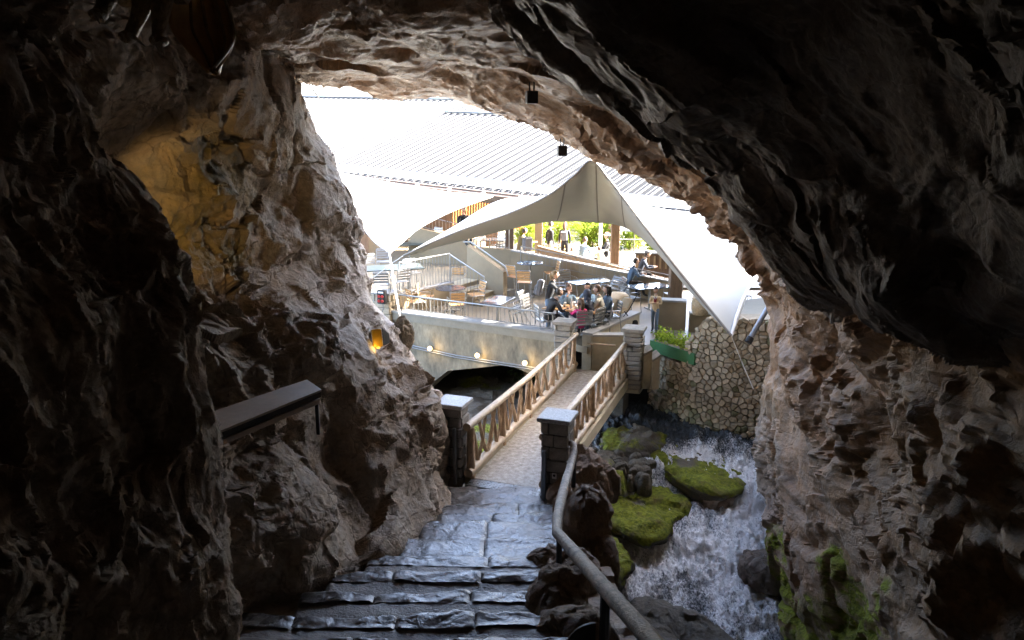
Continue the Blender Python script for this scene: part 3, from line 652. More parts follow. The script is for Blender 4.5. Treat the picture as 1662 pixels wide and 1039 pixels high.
# ------------------------------------------------------------------ wet stone stairs down to the bridge
stairs = thing('stone_stairway', 'worn wet stone stairway leading down through the cave to the footbridge', 'stairway', (0, 9, 0))
nose = [(803, 0.0), (816, .15), (832, .30), (846, .45), (873, .60), (899, .75), (928, .90), (960, 1.05), (998, 1.20), (1038, 1.35)]
left_px = {0: 752, 1: 752, 2: 750, 3: 725, 4: 690, 5: 648, 6: 590, 7: 545, 8: 400, 9: 330}
def stair_y(k):
    r, z = nose[k]; p = atz(850, r, z); return p.y
def slabstone(x0, x1, y0, y1, z0, z1, seed, k, mat='wet_stone', name='tread_stone'):
    """one worn tread stone, front edge at y1 (far side); rounded, dished, uneven"""
    nx, ny = max(8, int((x1 - x0) / .035)), 22
    xs = np.linspace(0, 1, nx); prof = np.array([(0, 1.0), (.15, 1), (.4, 1), (.7, 1), (.88, .995), (.96, .96), (1.0, .84), (1.012, .55), (1.01, .2), (1.0, -.3)]); pr = cr(prof, ny)
    G = np.zeros((nx, ny, 3))
    wob = lambda q, s: fbm(np.stack([q, q * 0 + s * 3.7, q * 0 + k * 1.9], 1), 3, 60)
    X = x0 + (x1 - x0) * xs; e = 0.05 * wob(X * 2.1, k) + 0.03 * wob(X * 6, k + 1)
    for j in range(ny):
        G[:, j, 0] = X; G[:, j, 1] = y0 + (y1 + e - y0) * pr[j, 0]; G[:, j, 2] = z0 + (z1 - z0) * pr[j, 1]
    P = G.reshape(-1, 3); d = 0.030 * fbm(P * np.array([1.3, 1.8, 1]), 3, k) + 0.010 * ridged(P * np.array([2.5, 6, 3]), 3, k + 3) + 0.008 * fbm(P * 16, 2, seed + 5)
    edge = np.minimum(1, np.minimum((P[:, 0] - x0), (x1 - P[:, 0])) / .04)
    P[:, 2] += d * 0.9 - (1 - np.clip(edge, 0, 1)) ** 2 * .022
    G = P.reshape(G.shape); G[:, -1, 2] = z0 - .12
    G = G - np.array([0, 9, 0])
    return grid_mesh(name, G, mat, None, 50, stairs)
BR_NEAR_Y = 11.75; rs = random.Random(8)
for k in range(0, 10):
    y_far = stair_y(k) if k else BR_NEAR_Y
    y_near = stair_y(k + 1) if k < 9 else stair_y(9) - .55
    z1 = nose[k][1]; z0 = z1 - .22
    xl = atz(left_px[k], nose[k][0], z1).x - .35; xr = atz(895 if k < 6 else 878, nose[k][0], z1).x + .30
    y0 = y_near - .2
    n = (1, 2, 2, 2, 2, 2, 3, 3, 4, 4)[k]
    if k >= 5:                                     # rough darker paving behind the worn nose stones
        ym = y_far - (.26 if k < 6 else .20); slabstone(xl, xr, y0, ym + .06, z0, z1 - .016, 500 + k, k, 'tread_paving', 'tread_paving'); y0 = ym
    cuts = [0] + sorted((i + rs.uniform(-.22, .22)) / n for i in range(1, n)) + [1]
    for i, (a, b) in enumerate(zip(cuts[:-1], cuts[1:])):
        slabstone(xl + (xr - xl) * a + .001, xl + (xr - xl) * b - .001, y0, y_far, z0, z1 + rs.uniform(-.012, .012), 100 + k * 7 + i, k)
# upper steps behind the lower edge of the picture, coarser
for k in range(10, 22):
    z1 = nose[9][1] + .2 * (k - 9); y1 = stair_y(9) - .55 - .42 * (k - 10)
    slabstone(-2.2, .55, y1 - .55, y1, z1 - .3, z1, 300 + k, k)
# cave floor beside the stairs, in shade
def cave_floor():
    xs = np.linspace(-5.5, 1.2, 160); ys = np.linspace(-3, 12.2, 260); X, Y = np.meshgrid(xs, ys, indexing='ij')
    yy = [stair_y(k) for k in range(9, 0, -1)] + [12.2]; zz_ = [nose[k][1] for k in range(9, 0, -1)] + [0.0]
    Z = np.interp(Y, [-3, stair_y(9) - .55 - .42 * 11] + yy, [4.0, 3.9] + zz_) - .24
    Z += .10 * np.clip(-1.5 - X, 0, 2)
    P = np.stack([X, Y, Z], -1).reshape(-1, 3)
    P[:, 2] += .05 * facets(P * 2.0, 5, .5, .9)[0] + .02 * facets(P * 6, 6, .5, .9)[0]
    tag(grid_mesh('cave_floor', P.reshape(160, 260, 3), 'rock_near', np.zeros((len(P), 3))), kind='structure')
cave_floor()
# rocks lining the right side of the stairs
def edge_rock(label, px, py, Y, r, seed, sq=(1, 1, 1), mat='rock_boulder', moss=0.0):
    c = at(px, py, Y); n, m = 46, 64
    th, ph = np.meshgrid(np.linspace(0.02, math.pi - .02, n), np.linspace(0, 2 * math.pi, m), indexing='ij')
    D = np.stack([np.sin(th) * np.cos(ph), np.sin(th) * np.sin(ph), np.cos(th)], -1)
    P = D.reshape(-1, 3); Q = P * r * 1.0 + np.array(c) * 1.7 + seed
    f, ck = facets(Q * (1.1 / r) * .9, seed, .55, .9); f2, _ = facets(Q * (2.8 / r), seed + 3, .5, .9)
    rad = r * (1 + .22 * f + .08 * f2 + .05 * ridged(Q * 3, 3, seed) + .02 * fbm(Q * 14, 2, seed))
    G = (P * rad[:, None] * np.array(sq)).reshape(n, m, 3); G[:, -1] = G[:, 0]
    mk = moss * sstep(P[:, 2], .1, .8)
    o = grid_mesh('boulder', G, mat, np.stack([mk, 0 * mk, 0 * mk], 1), 30); o.location = c
    return tag(o, label, 'boulder')
for a in [('tall brown boulder standing under the bend of the log handrail', 955, 855, 9.3, .42, 1, (.8, .9, 1.25)),
          ('grey brown jagged rock between the stair and the lower handrail post', 930, 960, 8.0, .50, 2, (.75, 1.0, .95)),
          ('rounded brown boulder at the lower edge beside the stair', 905, 1010, 6.9, .50, 3, (.75, 1.0, .95)),
          ('small pale topped rock at the bottom edge beneath the log rail', 935, 1050, 6.2, .40, 4, (.9, .9, .8)),
          ('dark rock on the river side of the handrail above the mossy mound', 972, 925, 8.9, .34, 5, (.7, 1, 1.2)),
          ('black shadowed rock below the handrail at the bottom of the picture', 1005, 1050, 7.2, .42, 6, (.8, 1.1, .8)),
          ('small dark stone at the foot of the near right bridge pillar', 915, 805, 11.1, .24, 7, (1, 1, 1.1)),
          ('upright splintered rock just right of the stair below the pillar', 925, 838, 10.2, .30, 8, (.75, 1, 1.3)),
          ('low brown rock at the stair edge in front of the dark post', 885, 925, 8.3, .30, 9, (.8, 1, .9)),
          ('dark rock under the footbridge beside the rubble stones', 945, 790, 12.0, .5, 10, (1, 1, 1.2)),
          ('big shadowed rock filling the bank below the stairs', 970, 1130, 8.0, .8, 12, (1.1, 1.2, 1.0))]:
    lab, px, py, Y, r, sd, sq = a; edge_rock(lab, px, py, Y, r, sd, sq)
# log handrail with dark posts
rail = thing('handrail', 'shiny worn log handrail bending down beside the stairs on dark posts', 'handrail', at(905, 862, 7.7))
ro = rail.location.copy()
pts = [at(916, 716, 11.35), at(931, 724, 11.2), at(927, 752, 10.7), at(915, 795, 9.6), at(906, 835, 8.5), at(904, 866, 7.75)]
pts2 = [at(904, 864, 7.72), at(935, 900, 6.7), at(975, 947, 5.55), at(1015, 992, 4.75), at(1062, 1045, 4.0), at(1130, 1125, 3.1)]
def logtube(p, r, seed):
    q = cr(np.array([tuple(x) for x in p]), 46); rr = cr(np.array(r)[:, None], 46)[:, 0] * (1 + .05 * fbm(q * 4, 3, seed) + .03 * fbm(q * 11, 2, seed + 2))
    return MB().tube([Vector(x) - ro for x in q], list(rr), 14)
logtube(pts, [.034, .055, .06, .064, .062, .06], 3).build('log', 'log_rail', rail, 60)
logtube(pts2, [.061, .064, .066, .064, .061, .06], 5).build('log', 'log_rail', rail, 60)
pb_ = at(908, 872, 7.75); MB().tube([pb_ - ro, pb_ - ro + Vector((0, 0, -.75))], .034, 8).build('post', 'iron', rail)
pb_ = at(983, 955, 5.5); MB().tube([pb_ - ro, pb_ - ro + Vector((0, 0, -1.3))], .042, 8).build('post', 'iron', rail)
pb_ = at(932, 735, 11.0); MB().tube([pb_ - ro, pb_ - ro + Vector((0, 0, -1.0))], .035, 8).build('post', 'iron', rail)
fp = at(963, 1012, 5.6); fm = MB(); N_ = 12
fm.extrude([fp - ro + Vector((.02 - .26 * math.cos(a), .0, -.30 + .30 * math.sin(a))) for a in np.linspace(0, math.pi / 2, N_)] + [fp - ro + Vector((.02, 0, -.30))], (0, .02, 0))
fm.build('foot_plate', 'iron', rail, 0)
# ------------------------------------------------------------------ things fixed inside the cave
bn = thing('shelf_bench', 'long flat shelf with dark edges jutting from the left rock wall', 'shelf', at(430, 655, 6.6))
bA, bB, bC, bD = at(300, 664, 5.9), at(498, 616, 7.0), at(522, 634, 6.7), at(340, 690, 5.6)
def bq(z0, z1, ins, name, mat):
    q = [p - bn.location for p in (bA, bB, bC, bD)]; zc = q[1].z; c = sum(q, Vector()) / 4
    q = [Vector((c.x + (p.x - c.x) * ins, c.y + (p.y - c.y) * ins, zc)) for p in q]
    MB().extrude([p + Vector((0, 0, z0)) for p in q], (0, 0, z1 - z0)).build(name, mat, bn, 0)
bq(-.02, 0, 1.0, 'top_board', 'bench_top'); bq(-.07, -.023, .985, 'edge_board', 'iron'); bq(-.13, -.085, .96, 'lower_board', 'bench_top')
for p in (bC, bD): q = p - bn.location; MB().box((q.x * .9, q.y * .9, (bB - bn.location).z - .28), (.03, .03, .3)).build('bracket', 'iron', bn, 0)
# gold floodlight on the ledge
gl = thing('floodlight', 'glowing gold box floodlight on the rock ledge beside the left guy rope', 'floodlight', at(612, 549, 11.2), R(25))
MB().box((0, 0, .0), (.15, .05, .27), rx=R(-18), b=.01).build('reflector', 'gold_box', gl, 0)
MB().extrude([(.09, -.03, -.12), (.09, .0, .14), (.22, .12, .02), (.22, .1, -.12)], (0, .03, 0)).build('housing', 'iron', gl, 0)
MB().ball((0, -.05, -.135), (.03, .02, .018)).build('bulb', 'lamp_gold', gl)
ld = bpy.data.lights.new('gold_bulb', 'POINT'); ld.energy = .08; ld.color = (1, .62, .18); ld.shadow_soft_size = .04
lo = bpy.data.objects.new('gold_bulb', ld); COL.objects.link(lo); lo.location = gl.location + Vector((.02, -.18, -.1))
# pale weathered lump of stone the rope passes
lump = edge_rock('pale weathered rock knob beside the guy rope on the ledge', 655, 545, 13.0, .20, 21, (.9, .8, 1.5), 'rock_pale')
# hidden warm wall lamp behind the dark buttress
wlm = thing('floodlight', 'small white floodlight at the top edge of the dark left buttress beside the ochre wall', 'floodlight', at(158, 322, 5.6))
MB().box((0, 0, 0), (.10, .07, .06), b=.01).build('housing', 'white_plastic', wlm, 0); MB().box((.03, .04, .01), (.05, .012, .04)).build('lens', 'lamp_warm', wlm, 0)
ld = bpy.data.lights.new('ochre_lamp', 'SPOT'); ld.energy = 3.2; ld.color = (1, .68, .30); ld.spot_size = R(78); ld.spot_blend = .8; ld.shadow_soft_size = .08
lo = bpy.data.objects.new('ochre_lamp', ld); COL.objects.link(lo); lo.location = at(238, 405, 7.25)
lo.rotation_euler = (at(315, 330, 8.9) - lo.location).to_track_quat('-Z', 'Y').to_euler()
# two black boxes hanging from the arch
for lab, px, py, Y, s in [('upper black box floodlight hanging from the cave ceiling', 863, 158, 11.0, .155), ('lower black box floodlight hanging from the rim of the arch', 912, 245, 14.0, .165)]:
    t = thing('hanging_floodlight', lab, 'floodlight', at(px, py, Y), R(12), 'black floodlights hanging from the arch')
    MB().box((0, 0, 0), (s, s * .8, s * 1.1), b=.008).build('housing', 'black', t, 0)
    MB().box((0, -s * .41, 0), (s * .86, .006, s * .95)).build('front_glass', 'table_dark', t, 0)
    MB().tube([(-s * .2, 0, s * .5), (-s * .2, 0, s * 1.3)], .010, 6).build('hanger', 'iron', t); MB().tube([(s * .2, 0, s * .5), (s * .2, 0, s * 1.3)], .010, 6).build('hanger', 'iron', t)
# winged beast sculpture clinging to the ceiling, upper left
dg = thing('winged_sculpture', 'scaly brown winged beast sculpture clinging to the upper left ceiling', 'sculpture', at(270, 20, 5.4)); do = dg.location
def dp(x, y, Y): return at(x, y, Y) - do
wing_edge = [(258, -60, 5.0), (275, -10, 5.05), (270, 40, 5.1), (300, 70, 5.15), (338, 112, 5.2), (362, 100, 5.3), (378, 62, 5.4), (372, 20, 5.5), (350, -60, 5.6)]
wb = MB(); A = [dp(x, y, Y) for x, y, Y in wing_edge]
inner = cr(np.array([tuple(dp(*e)) for e in [(262, -70, 5.0), (276, -5, 5.05), (276, 40, 5.1), (305, 80, 5.15), (336, 113, 5.2)]]), 24)
outer = cr(np.array([tuple(dp(*e)) for e in [(345, -70, 5.6), (362, -10, 5.55), (379, 40, 5.5), (376, 72, 5.4), (348, 110, 5.22)]]), 24)
Gw = np.zeros((24, 26, 3))
for j in range(26):
    t = j / 25; Gw[:, j] = inner * (1 - t) + outer * t; Gw[:, j] += np.array([0, .07, -.03]) * math.sin(t * math.pi) + np.array([0, .018, 0]) * math.cos(t * 6 * math.pi)
w_ = grid_mesh('wing', Gw, 'dragon_wing', None, 0, dg); so = w_.modifiers.new('thickness', 'SOLIDIFY'); so.thickness = .02
for t in (.28, .55, .8): MB().tube([Vector(Gw[i, int(t * 25)]) + Vector((0, -.012, 0)) for i in range(24)], [.016 - .0004 * i for i in range(24)], 6).build('wing_rib', 'dragon_skin', dg)
MB().tube([Vector(p) for p in outer], .011, 6).build('wing_edge', 'claw', dg)
MB().tube([dp(150, -90, 5.4), dp(215, -50, 5.2), dp(270, -55, 5.1), dp(330, -100, 5.3)], [.16, .24, .24, .15], 14).build('body', 'dragon_skin', dg)
for name_, leg, foot, claws in [('leg', [(238, -40, 5.1), (232, 5, 4.95), (224, 30, 5.0), (212, 55, 5.05)], (208, 60, 5.04), [(196, 66), (204, 70), (222, 64), (237, 76)]),
                               ('leg', [(265, -40, 5.05), (262, 10, 4.95), (258, 40, 5.0), (258, 62, 5.02)], (258, 66, 5.02), [(250, 80), (261, 92), (268, 90), (246, 72)]),
                               ('leg', [(185, -40, 5.2), (176, -8, 5.1), (168, 12, 5.1), (160, 22, 5.12)], (160, 24, 5.1), [(148, 28), (156, 34), (163, 40), (170, 36)])]:
    l = MB().tube([dp(*e) for e in leg], [.085, .062, .045, .04], 10).build(name_, 'dragon_skin', dg)
    f = MB().ball(dp(*foot), (.055, .07, .04), 10, 7).build('foot', 'dragon_skin', dg)
    for cx_, cy_ in claws:
        a = dp(*foot); b = dp(cx_, cy_, foot[2] - .06); mdp = (a + b) / 2 + Vector((0, -.03, .02))
        MB().tube([a, mdp, b], [.022, .014, .003], 7).build('claw', 'claw', f)
# ------------------------------------------------------------------ outside the cave: ground, terrace, bridge, walls
ZF, Z2, ZU = 0.5, 1.1, 0.58                        # terrace floor, upper-left level, far floor
def hit(px, py, p0, n):
    d = ray(px, py); o = Vector((0, 0, CAMZ)); n = Vector(n); t = (Vector(p0) - o).dot(n) / d.dot(n); return o + d * t
def slab(name, poly, z0, z1, mat, label=None, cat=None, kind=None, parent=None, smooth=0):
    m = MB(); m.extrude([(p[0], p[1], z0) for p in poly], (0, 0, z1 - z0))
    return tag(m.build(name, mat, parent, smooth), label, cat, None, kind)
def wallmb(m, p, q, z0, zp, zq, th=0.2, side=0.0, z0q=None):
    p = Vector((p[0], p[1], 0)); q = Vector((q[0], q[1], 0)); d = (q - p).normalized(); n = Vector((-d.y, d.x, 0))
    a = p + n * (side - th / 2); b = q + n * (side - th / 2)
    z0q = z0 if z0q is None else z0q
    m.extrude([(a.x, a.y, z0), (b.x, b.y, z0q), (b.x, b.y, zq), (a.x, a.y, zp)], n * th); return m
def wall(name, label, cat, p, q, z0, zp, zq, th, mat, cap=None, capmat='coping', group=None):
    o = wallmb(MB(), p, q, z0, zp, zq, th).build(name, mat, None, 0); tag(o, label, cat, group)
    if cap: wallmb(MB(), p, q, zp + .003, zp + .003 + cap, zq + .003 + cap, th + .06, z0q=zq + .003).build('coping', capmat, o, 0)
    return o
slab('ground', [(-60, 19), (-6, 23.6), (-2, 26), (8, 21), (60, 19), (60, 140), (-60, 140)], -1.0, 0.32, 'tile_floor', kind='structure')

# --- terrace wall with its flat arch
WA = Vector((1.22, 19.1, 0)); WB = Vector((-7.0, 23.75, 0)); WD = (WB - WA).normalized(); WN = Vector((WD.y, -WD.x, 0))
if WN.y > 0: WN = -WN
def onwall(px, py, off=0.0): return hit(px, py, WA + WN * off, WN)
tw = thing('terrace_wall', 'rough stained concrete terrace wall with a wide flat arch over black darkness', 'wall')
arch = [onwall(x, y) for x, y in [(648, 672), (700, 623), (727, 602), (825, 592), (872, 612), (925, 660)]]
def zz(p, z): return Vector((p.x, p.y, z))
poly = [zz(WB, -2.6), zz(WB, 0.5), zz(WA, 0.5), zz(WA, -2.6), zz(arch[-1], -2.6)] + arch[::-1] + [zz(arch[0], -2.6)]
MB().extrude(poly, -WN * 0.6).build('wall_face', 'concrete', tw, 0)
def strip(m, a, b, z0, z1, out, back): 
    m.extrude([zz(a, z0) + WN * out, zz(b, z0) + WN * out, zz(b, z1) + WN * out, zz(a, z1) + WN * out], -WN * (out + back)); return m
strip(MB(), WA, WB, 0.503, 0.72, 0.03, 0.25).build('band', 'concrete_band', tw, 0)
strip(MB(), WA, WB, 0.723, 0.765, 0.06, 0.28).build('coping', 'coping', tw, 0)
# near-black back sheet standing in for the darkness behind the arch
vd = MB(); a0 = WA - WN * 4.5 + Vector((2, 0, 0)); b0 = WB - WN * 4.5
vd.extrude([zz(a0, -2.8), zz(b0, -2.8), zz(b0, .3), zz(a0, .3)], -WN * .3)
tag(vd.build('shade_backing', 'iron', None, 0), kind='structure')
# conduit with three small spotlights
cd = MB(); pl = [onwall(668, 561, .06), onwall(740, 577, .06), onwall(868, 597, .06)]
cd.tube(pl, .022, 6); cd.tube([p + Vector((0, 0, -.06)) for p in pl], .018, 6)
tag(cd.build('conduit', 'rail_dark'), 'thin grey double conduit running along the concrete terrace wall', 'conduit')
for k, (x, y) in enumerate([(697.5, 565.5), (774.5, 576.5), (851.5, 589)]):
    p = onwall(x, y, .16); lab = ['leftmost of the three small warm spotlights on the terrace wall', 'middle one of the three small warm spotlights on the terrace wall', 'rightmost and brightest of the three small spotlights on the terrace wall'][k]
    s = thing('spotlight', lab, 'spotlight', p, 0, 'spotlights on the terrace wall')
    q = -WN * .001
    f = Vector((.1, -.95, -.1)).normalized()
    m = MB(); m.tube([-f * .10, f * .02], [.05, .075], 10); m.build('housing', 'rail_dark', s)
    MB().tube([f * .021, f * .035], [.068, .055], 10).build('lens', 'lamp_warm', s)
    MB().tube([-f * .06, Vector(-WN) * .0 + Vector((0, 0, -.08)) - WN * .1], .014, 6).build('bracket', 'rail_dark', s)
    ld = bpy.data.lights.new('spot_bulb', 'POINT'); ld.energy = .45; ld.color = (1, .72, .35); ld.shadow_soft_size = .05
    lo = bpy.data.objects.new('spot_bulb', ld); COL.objects.link(lo); lo.location = p + f * .12

# --- terrace floor and levels
BR0 = Vector((-0.08, 11.88, 0)); BDIR = Vector((.3385, .941, 0)); BNR = Vector((.941, -.3385, 0))
def br(s, x, z=0.0): return BR0 + BDIR * s + BNR * x + Vector((0, 0, z))
c1 = WA - WN * .2; c2 = WB - WN * .2
slab('terrace_floor', [c1[:2], br(7.05, -.45)[:2], br(7.75, .1)[:2], br(7.75, 1.4)[:2], (3.45, 18.75), (4.35, 17.45), (9, 17.5), (12, 34), (-12, 34), c2[:2]], 0.325, ZF, 'tile_floor', kind='structure')
slab('upper_level', [(-3.35, 22.35), (-1.98, 24.15), (-1.36, 25.05), (-1.0, 26.6), (-1.0, 34), (-14, 34), (-14, 23.2), (-4.6, 22.9)], ZF + .004, Z2, 'plaster', kind='structure')
slab('upper_floor', [(-.9, 28.6), (1.2, 29.2), (5.0, 26.2), (9, 26.2), (9, 35), (-.9, 35)], ZF + .004, ZU, 'floor_far', kind='structure')
def line_thing(name, label, cat, pts, r, mat, group=None):
    return tag(MB().tube(pts, r, 6).build(name, mat), label, cat, group)
def railing(name, label, pts, zs, h, spacing, post_r=.02, bar_r=.008, mat='rail_metal', barmat='rail_dark', group='metal railings on the terraces', sub=1):
    """pts: plan polyline; zs: base height per point"""
    t = thing(name, label, 'railing', (pts[0][0], pts[0][1], zs[0]), 0, group); o = t.location.copy()
    P = [Vector((p[0], p[1], z)) - o for p, z in zip(pts, zs)]
    MB().tube([p + Vector((0, 0, h)) for p in P], post_r * 1.15, 8).build('top_rail', mat, t)
    MB().tube([p + Vector((0, 0, .07)) for p in P], .012, 6).build('bottom_rail', barmat, t)
    for i, p in enumerate(P): MB().tube([p, p + Vector((0, 0, h))], post_r, 8).build('post', mat, t)
    bar = None
    for a, b in zip(P[:-1], P[1:]):
        n = max(1, int((b - a).length / spacing))
        for k in range(1, n):
            p = a + (b - a) * (k / n)
            if bar is None: bar = MB().tube([(0, 0, .07), (0, 0, h)], bar_r, 5).build('bar', barmat, t); bar.location = p
            else:
                c = bar.copy(); COL.objects.link(c); c.location = p; c.parent = t
    return t
fr = [WA + WD * k - WN * .1 for k in (0.25, 2.2, 4.1, 5.6)]
railing('railing', 'long low railing of thin bars along the edge of the concrete terrace wall', [p[:2] for p in fr], [.766] * 4, .46, .125, .018)
railing('railing', 'pale railing above the retaining wall behind the round dark table', [(-3.33, 22.42), (-1.98, 24.25)], [Z2, Z2], .95, .13, .022)
railing('railing', 'sloping pale railing down the left side of the tan steps', [(-1.95, 24.1), (-.86, 23.5)], [Z2 + .003, ZF], .93, .13, .022)
# steps between the two levels: lowest first
sv = Vector((-.872, .49, 0)); st = thing('terrace_steps', 'flight of tan stone steps from the terrace to the upper left level', 'steps', (-.9, 23.4, ZF))
for k in range(4):
    a = sv * (.3 * k); w = Vector((.56, 1.02, 0)); dpt = .34 if k < 3 else .5; h = .15 * (k + 1)
    MB().extrude([a + Vector((0, 0, .004 + k * .0005)), a + w + Vector((0, 0, .004 + k * .0005)), a + w + sv * dpt + Vector((0, 0, .004)), a + sv * dpt + Vector((0, 0, .004))], (0, 0, h - .03)).build('step', 'plaster', st, 0)
    MB().extrude([a - sv * .02 + Vector((0, 0, h - .025)), a - sv * .02 + w + Vector((0, 0, h - .025)), a + w + sv * dpt + Vector((0, 0, h - .025)), a + sv * dpt + Vector((0, 0, h - .025))], (0, 0, .028)).build('tread', 'tread', st, 0)
sw = wall('stair_wall', 'solid tan side wall with sloping top right of the terrace steps', 'wall', (-.22, 24.42), (-1.42, 25.2), ZF + .003, 1.45, 2.2, .22, 'plaster')
hp = [Vector((-.12, 24.25, 1.32)), Vector((-.2, 24.3, 1.62)), Vector((-1.35, 25.05, 2.32)), Vector((-1.6, 25.15, 2.3))]
tag(MB().tube(hp, .022, 8).build('handrail', 'rail_metal'), 'slim handrail on top of the tan sloping stair wall', 'handrail')
wall('retaining_wall', 'low retaining wall with white coping behind the round dark table', 'wall', (-3.36, 22.3), (-1.93, 24.2), ZF + .003, Z2 + .01, Z2 + .01, .14, 'plaster', .05)
wall('ramp_wall', 'long tan wall with sloping top beside the ramp, behind the bar table', 'wall', (.0, 26.5), (5.2, 24.5), ZF + .003, 1.82, 1.08, .2, 'plaster', .04)
wall('recess_wall', 'tan wall in shade behind the bar stools at the end of the ramp', 'wall', (-1.2, 26.9), (.05, 26.6), ZF + .003, 1.9, 1.85, .2, 'plaster')
bm_ = wall('ramp_parapet', 'broad brown timber parapet slanting down along the ramp', 'parapet', (1.0, 29.0), (5.35, 25.5), .5 + .003, 1.66, .98, .16, 'beam')
railing('railing', 'long sloping railing with fine bars on top of the ramp wall', [(.3, 26.28), (5.2, 24.4)], [1.45, .75], .55, .15, .018, group='metal railings on the terraces')
railing('railing', 'far railing along the outer edge of the upper floor before the trees', [(4.4, 31.5), (9, 31.0)], [ZU, ZU], 1.0, .5, .02)
railing('railing', 'tall bar railing beside the dark column at the top of the steps', [(-1.35, 26.9), (-.1, 26.75)], [1.35, 1.85], .8, .12, .018)
def column(label, px, Y, w, z0, z1, mat, d=None):
    p = at(px, 400, Y); o = MB().box((0, 0, (z1 - z0) / 2), (w, d or w, z1 - z0), b=.015).build('column', mat, None, 0); o.location = (p.x, Y, z0)
    return tag(o, label, 'column', 'columns carrying the cafe roof')
column('dark brown timber column at the top of the ramp wall', 827, 27.4, .30, ZF, 4.6, 'timber_dark')
column('pale slim column between the two standing visitors', 874, 30.5, .30, ZU, 5.4, 'plaster')
column('white thin post before the bright green leaves', 974, 31.0, .13, ZU, 5.4, 'white_plastic')
column('thick brown column with a grey side behind the wooden chair', 998, 27.8, .30, ZF, 4.6, 'timber')
column('brown column at the right end of the far railing', 1079, 28.0, .22, ZF, 4.6, 'timber')
column('stout brown column beside the right glossy blue table', 1099, 22.9, .36, ZF, 3.4, 'timber')
# low tan walls on the right of the terrace
wall('low_wall', 'tan block wall behind the standing boy, with pale flat top', 'wall', (3.95, 20.7), (4.75, 20.5), ZF + .003, 1.28, 1.28, .32, 'plaster', .05)
wall('low_wall', 'short tan wall right of the boy holding the small bar railing', 'wall', (4.8, 20.3), (6.6, 20.1), ZF + .003, 1.0, 1.0, .22, 'plaster', .04)
railing('railing', 'short railing on the tan wall beside the right sail', [(5.0, 20.4), (6.4, 20.2)], [1.05, 1.05], .45, .09, .015)
# parapet by the dining group and stepped cheek walls at the end of the bridge
wall('parapet', 'pale coped parapet slanting back beside the seated dining group', 'parapet', (1.88, 18.72), (3.48, 21.2), -.3, .80, .80, .26, 'plaster_pale', .06)
wall('landing_wall', 'tan wall closing the far end of the footbridge', 'wall', br(7.15, -.35)[:2], br(7.5, .55)[:2], -.3, .78, .78, .2, 'plaster_pale', .05)
for k, (x0, x1, zt) in enumerate([(.84, 1.02, .72), (1.03, 1.22, .60), (1.23, 1.40, .48)]):
    wall('cheek_wall', ['tallest stepped stone cheek block right of the far right pillar', 'middle stepped stone cheek block right of the far right pillar', 'lowest stepped stone cheek block nearest the green planter'][k], 'wall',
         br(6.55, x0)[:2], br(6.62, x1)[:2], -.22 + .01 * k, zt, zt + .12, .4, 'plaster_pale', .06, 'pillar_stone_far')
hr = [br(6.95, -.42, .62), br(7.02, .28, .62)]
tag(MB().tube(hr, .025, 8).build('handrail', 'log_pale'), 'short level handrail between the two far bridge pillars', 'handrail')
tag(MB().tube([br(6.9, .2, .0), br(7.05, .42, .62)], .025, 8).build('prop_pole', 'log_pale'), 'thin pole leaning at the far end of the footbridge', 'pole')
o = MB().box((0, 0, 0), (1.75, .12, 1.9)).build('shade_backing', 'iron', None, 0); o.location = (2.72, 18.75, -.78); o.rotation_euler = (0, 0, R(-8)); tag(o, kind='structure')  # near-black sheet, the shade inside this opening is put into its colour
slab('void_floor', [(2.4, 18), (5, 17.2), (6, 20), (2.4, 21)], -1.9, -1.6, 'rock_river', kind='structure')

# --- footbridge
bz = -math.atan2(BDIR.x, BDIR.y); LBR = 6.75
bridge = thing('footbridge', 'narrow footbridge with gravelly deck and rustic branch railings', 'footbridge', BR0, bz)
MB().box((0, LBR / 2, -.10), (1.24, LBR, .2)).build('deck', 'deck_gravel', bridge, 0)
for sx in (-1, 1):
    MB().box((sx * .70, LBR / 2, -.08), (.15, LBR, .26), b=.01).build('edge_beam', 'plaster_pale', bridge, 0)
    MB().tube([(sx * .66, -.1, .12), (sx * .665, LBR * .33, .13), (sx * .655, LBR * .66, .12), (sx * .66, LBR, .13)], [.082, .075, .08, .072], 10).build('bottom_rail', 'log_pale', bridge)
    zt = .90
    MB().tube([(sx * .66, -.14, zt + .06), (sx * .67, LBR * .2, zt), (sx * .655, LBR * .45, zt - .02), (sx * .665, LBR * .75, zt - .03), (sx * .66, LBR + .05, zt - .02)], [.07, .066, .06, .058, .055], 10).build('top_rail', 'log_pale', bridge)
    rb = random.Random(7 + sx)
    ys = [0.02, 1.55, 3.1, 4.75, 6.55]
    for y in ys:
        MB().tube([(sx * .66, y, .0), (sx * .67, y + rb.uniform(-.02, .02), .45), (sx * .66, y + rb.uniform(-.02, .02), zt)], [.075, .066, .06], 9).build('post', 'branch', bridge)
    for a, b in zip(ys[:-1], ys[1:]):
        L = b - a
        for k, (f0, f1) in enumerate([(.22, .03), (.20, .42), (.52, .30), (.50, .72), (.80, .60), (.78, .97)]):
            y0 = a + L * (f0 + rb.uniform(-.04, .04)); y1 = a + L * (f1 + rb.uniform(-.06, .06)); ym = (y0 + y1) / 2 + rb.uniform(-.06, .06)
            x = sx * .66; r = rb.uniform(.026, .042)
            mb = MB().tube([(x, y0, .14), (x + rb.uniform(-.03, .03), ym, .3 + rb.uniform(0, .25)), (x, y1, zt - .02)], [r * 1.15, r, r * .8], 7)
            if k % 2: mb.tube([(x, ym, .42), (x + .02, ym + rb.choice((-1, 1)) * .16, zt - .04)], [r * .8, r * .5], 6)
            mb.build('branch', 'branch', bridge)
th = thing('threshold_plate', 'pale metal threshold plate with diamond tread at the near end of the footbridge', 'plate', BR0 - BDIR * .17, bz)
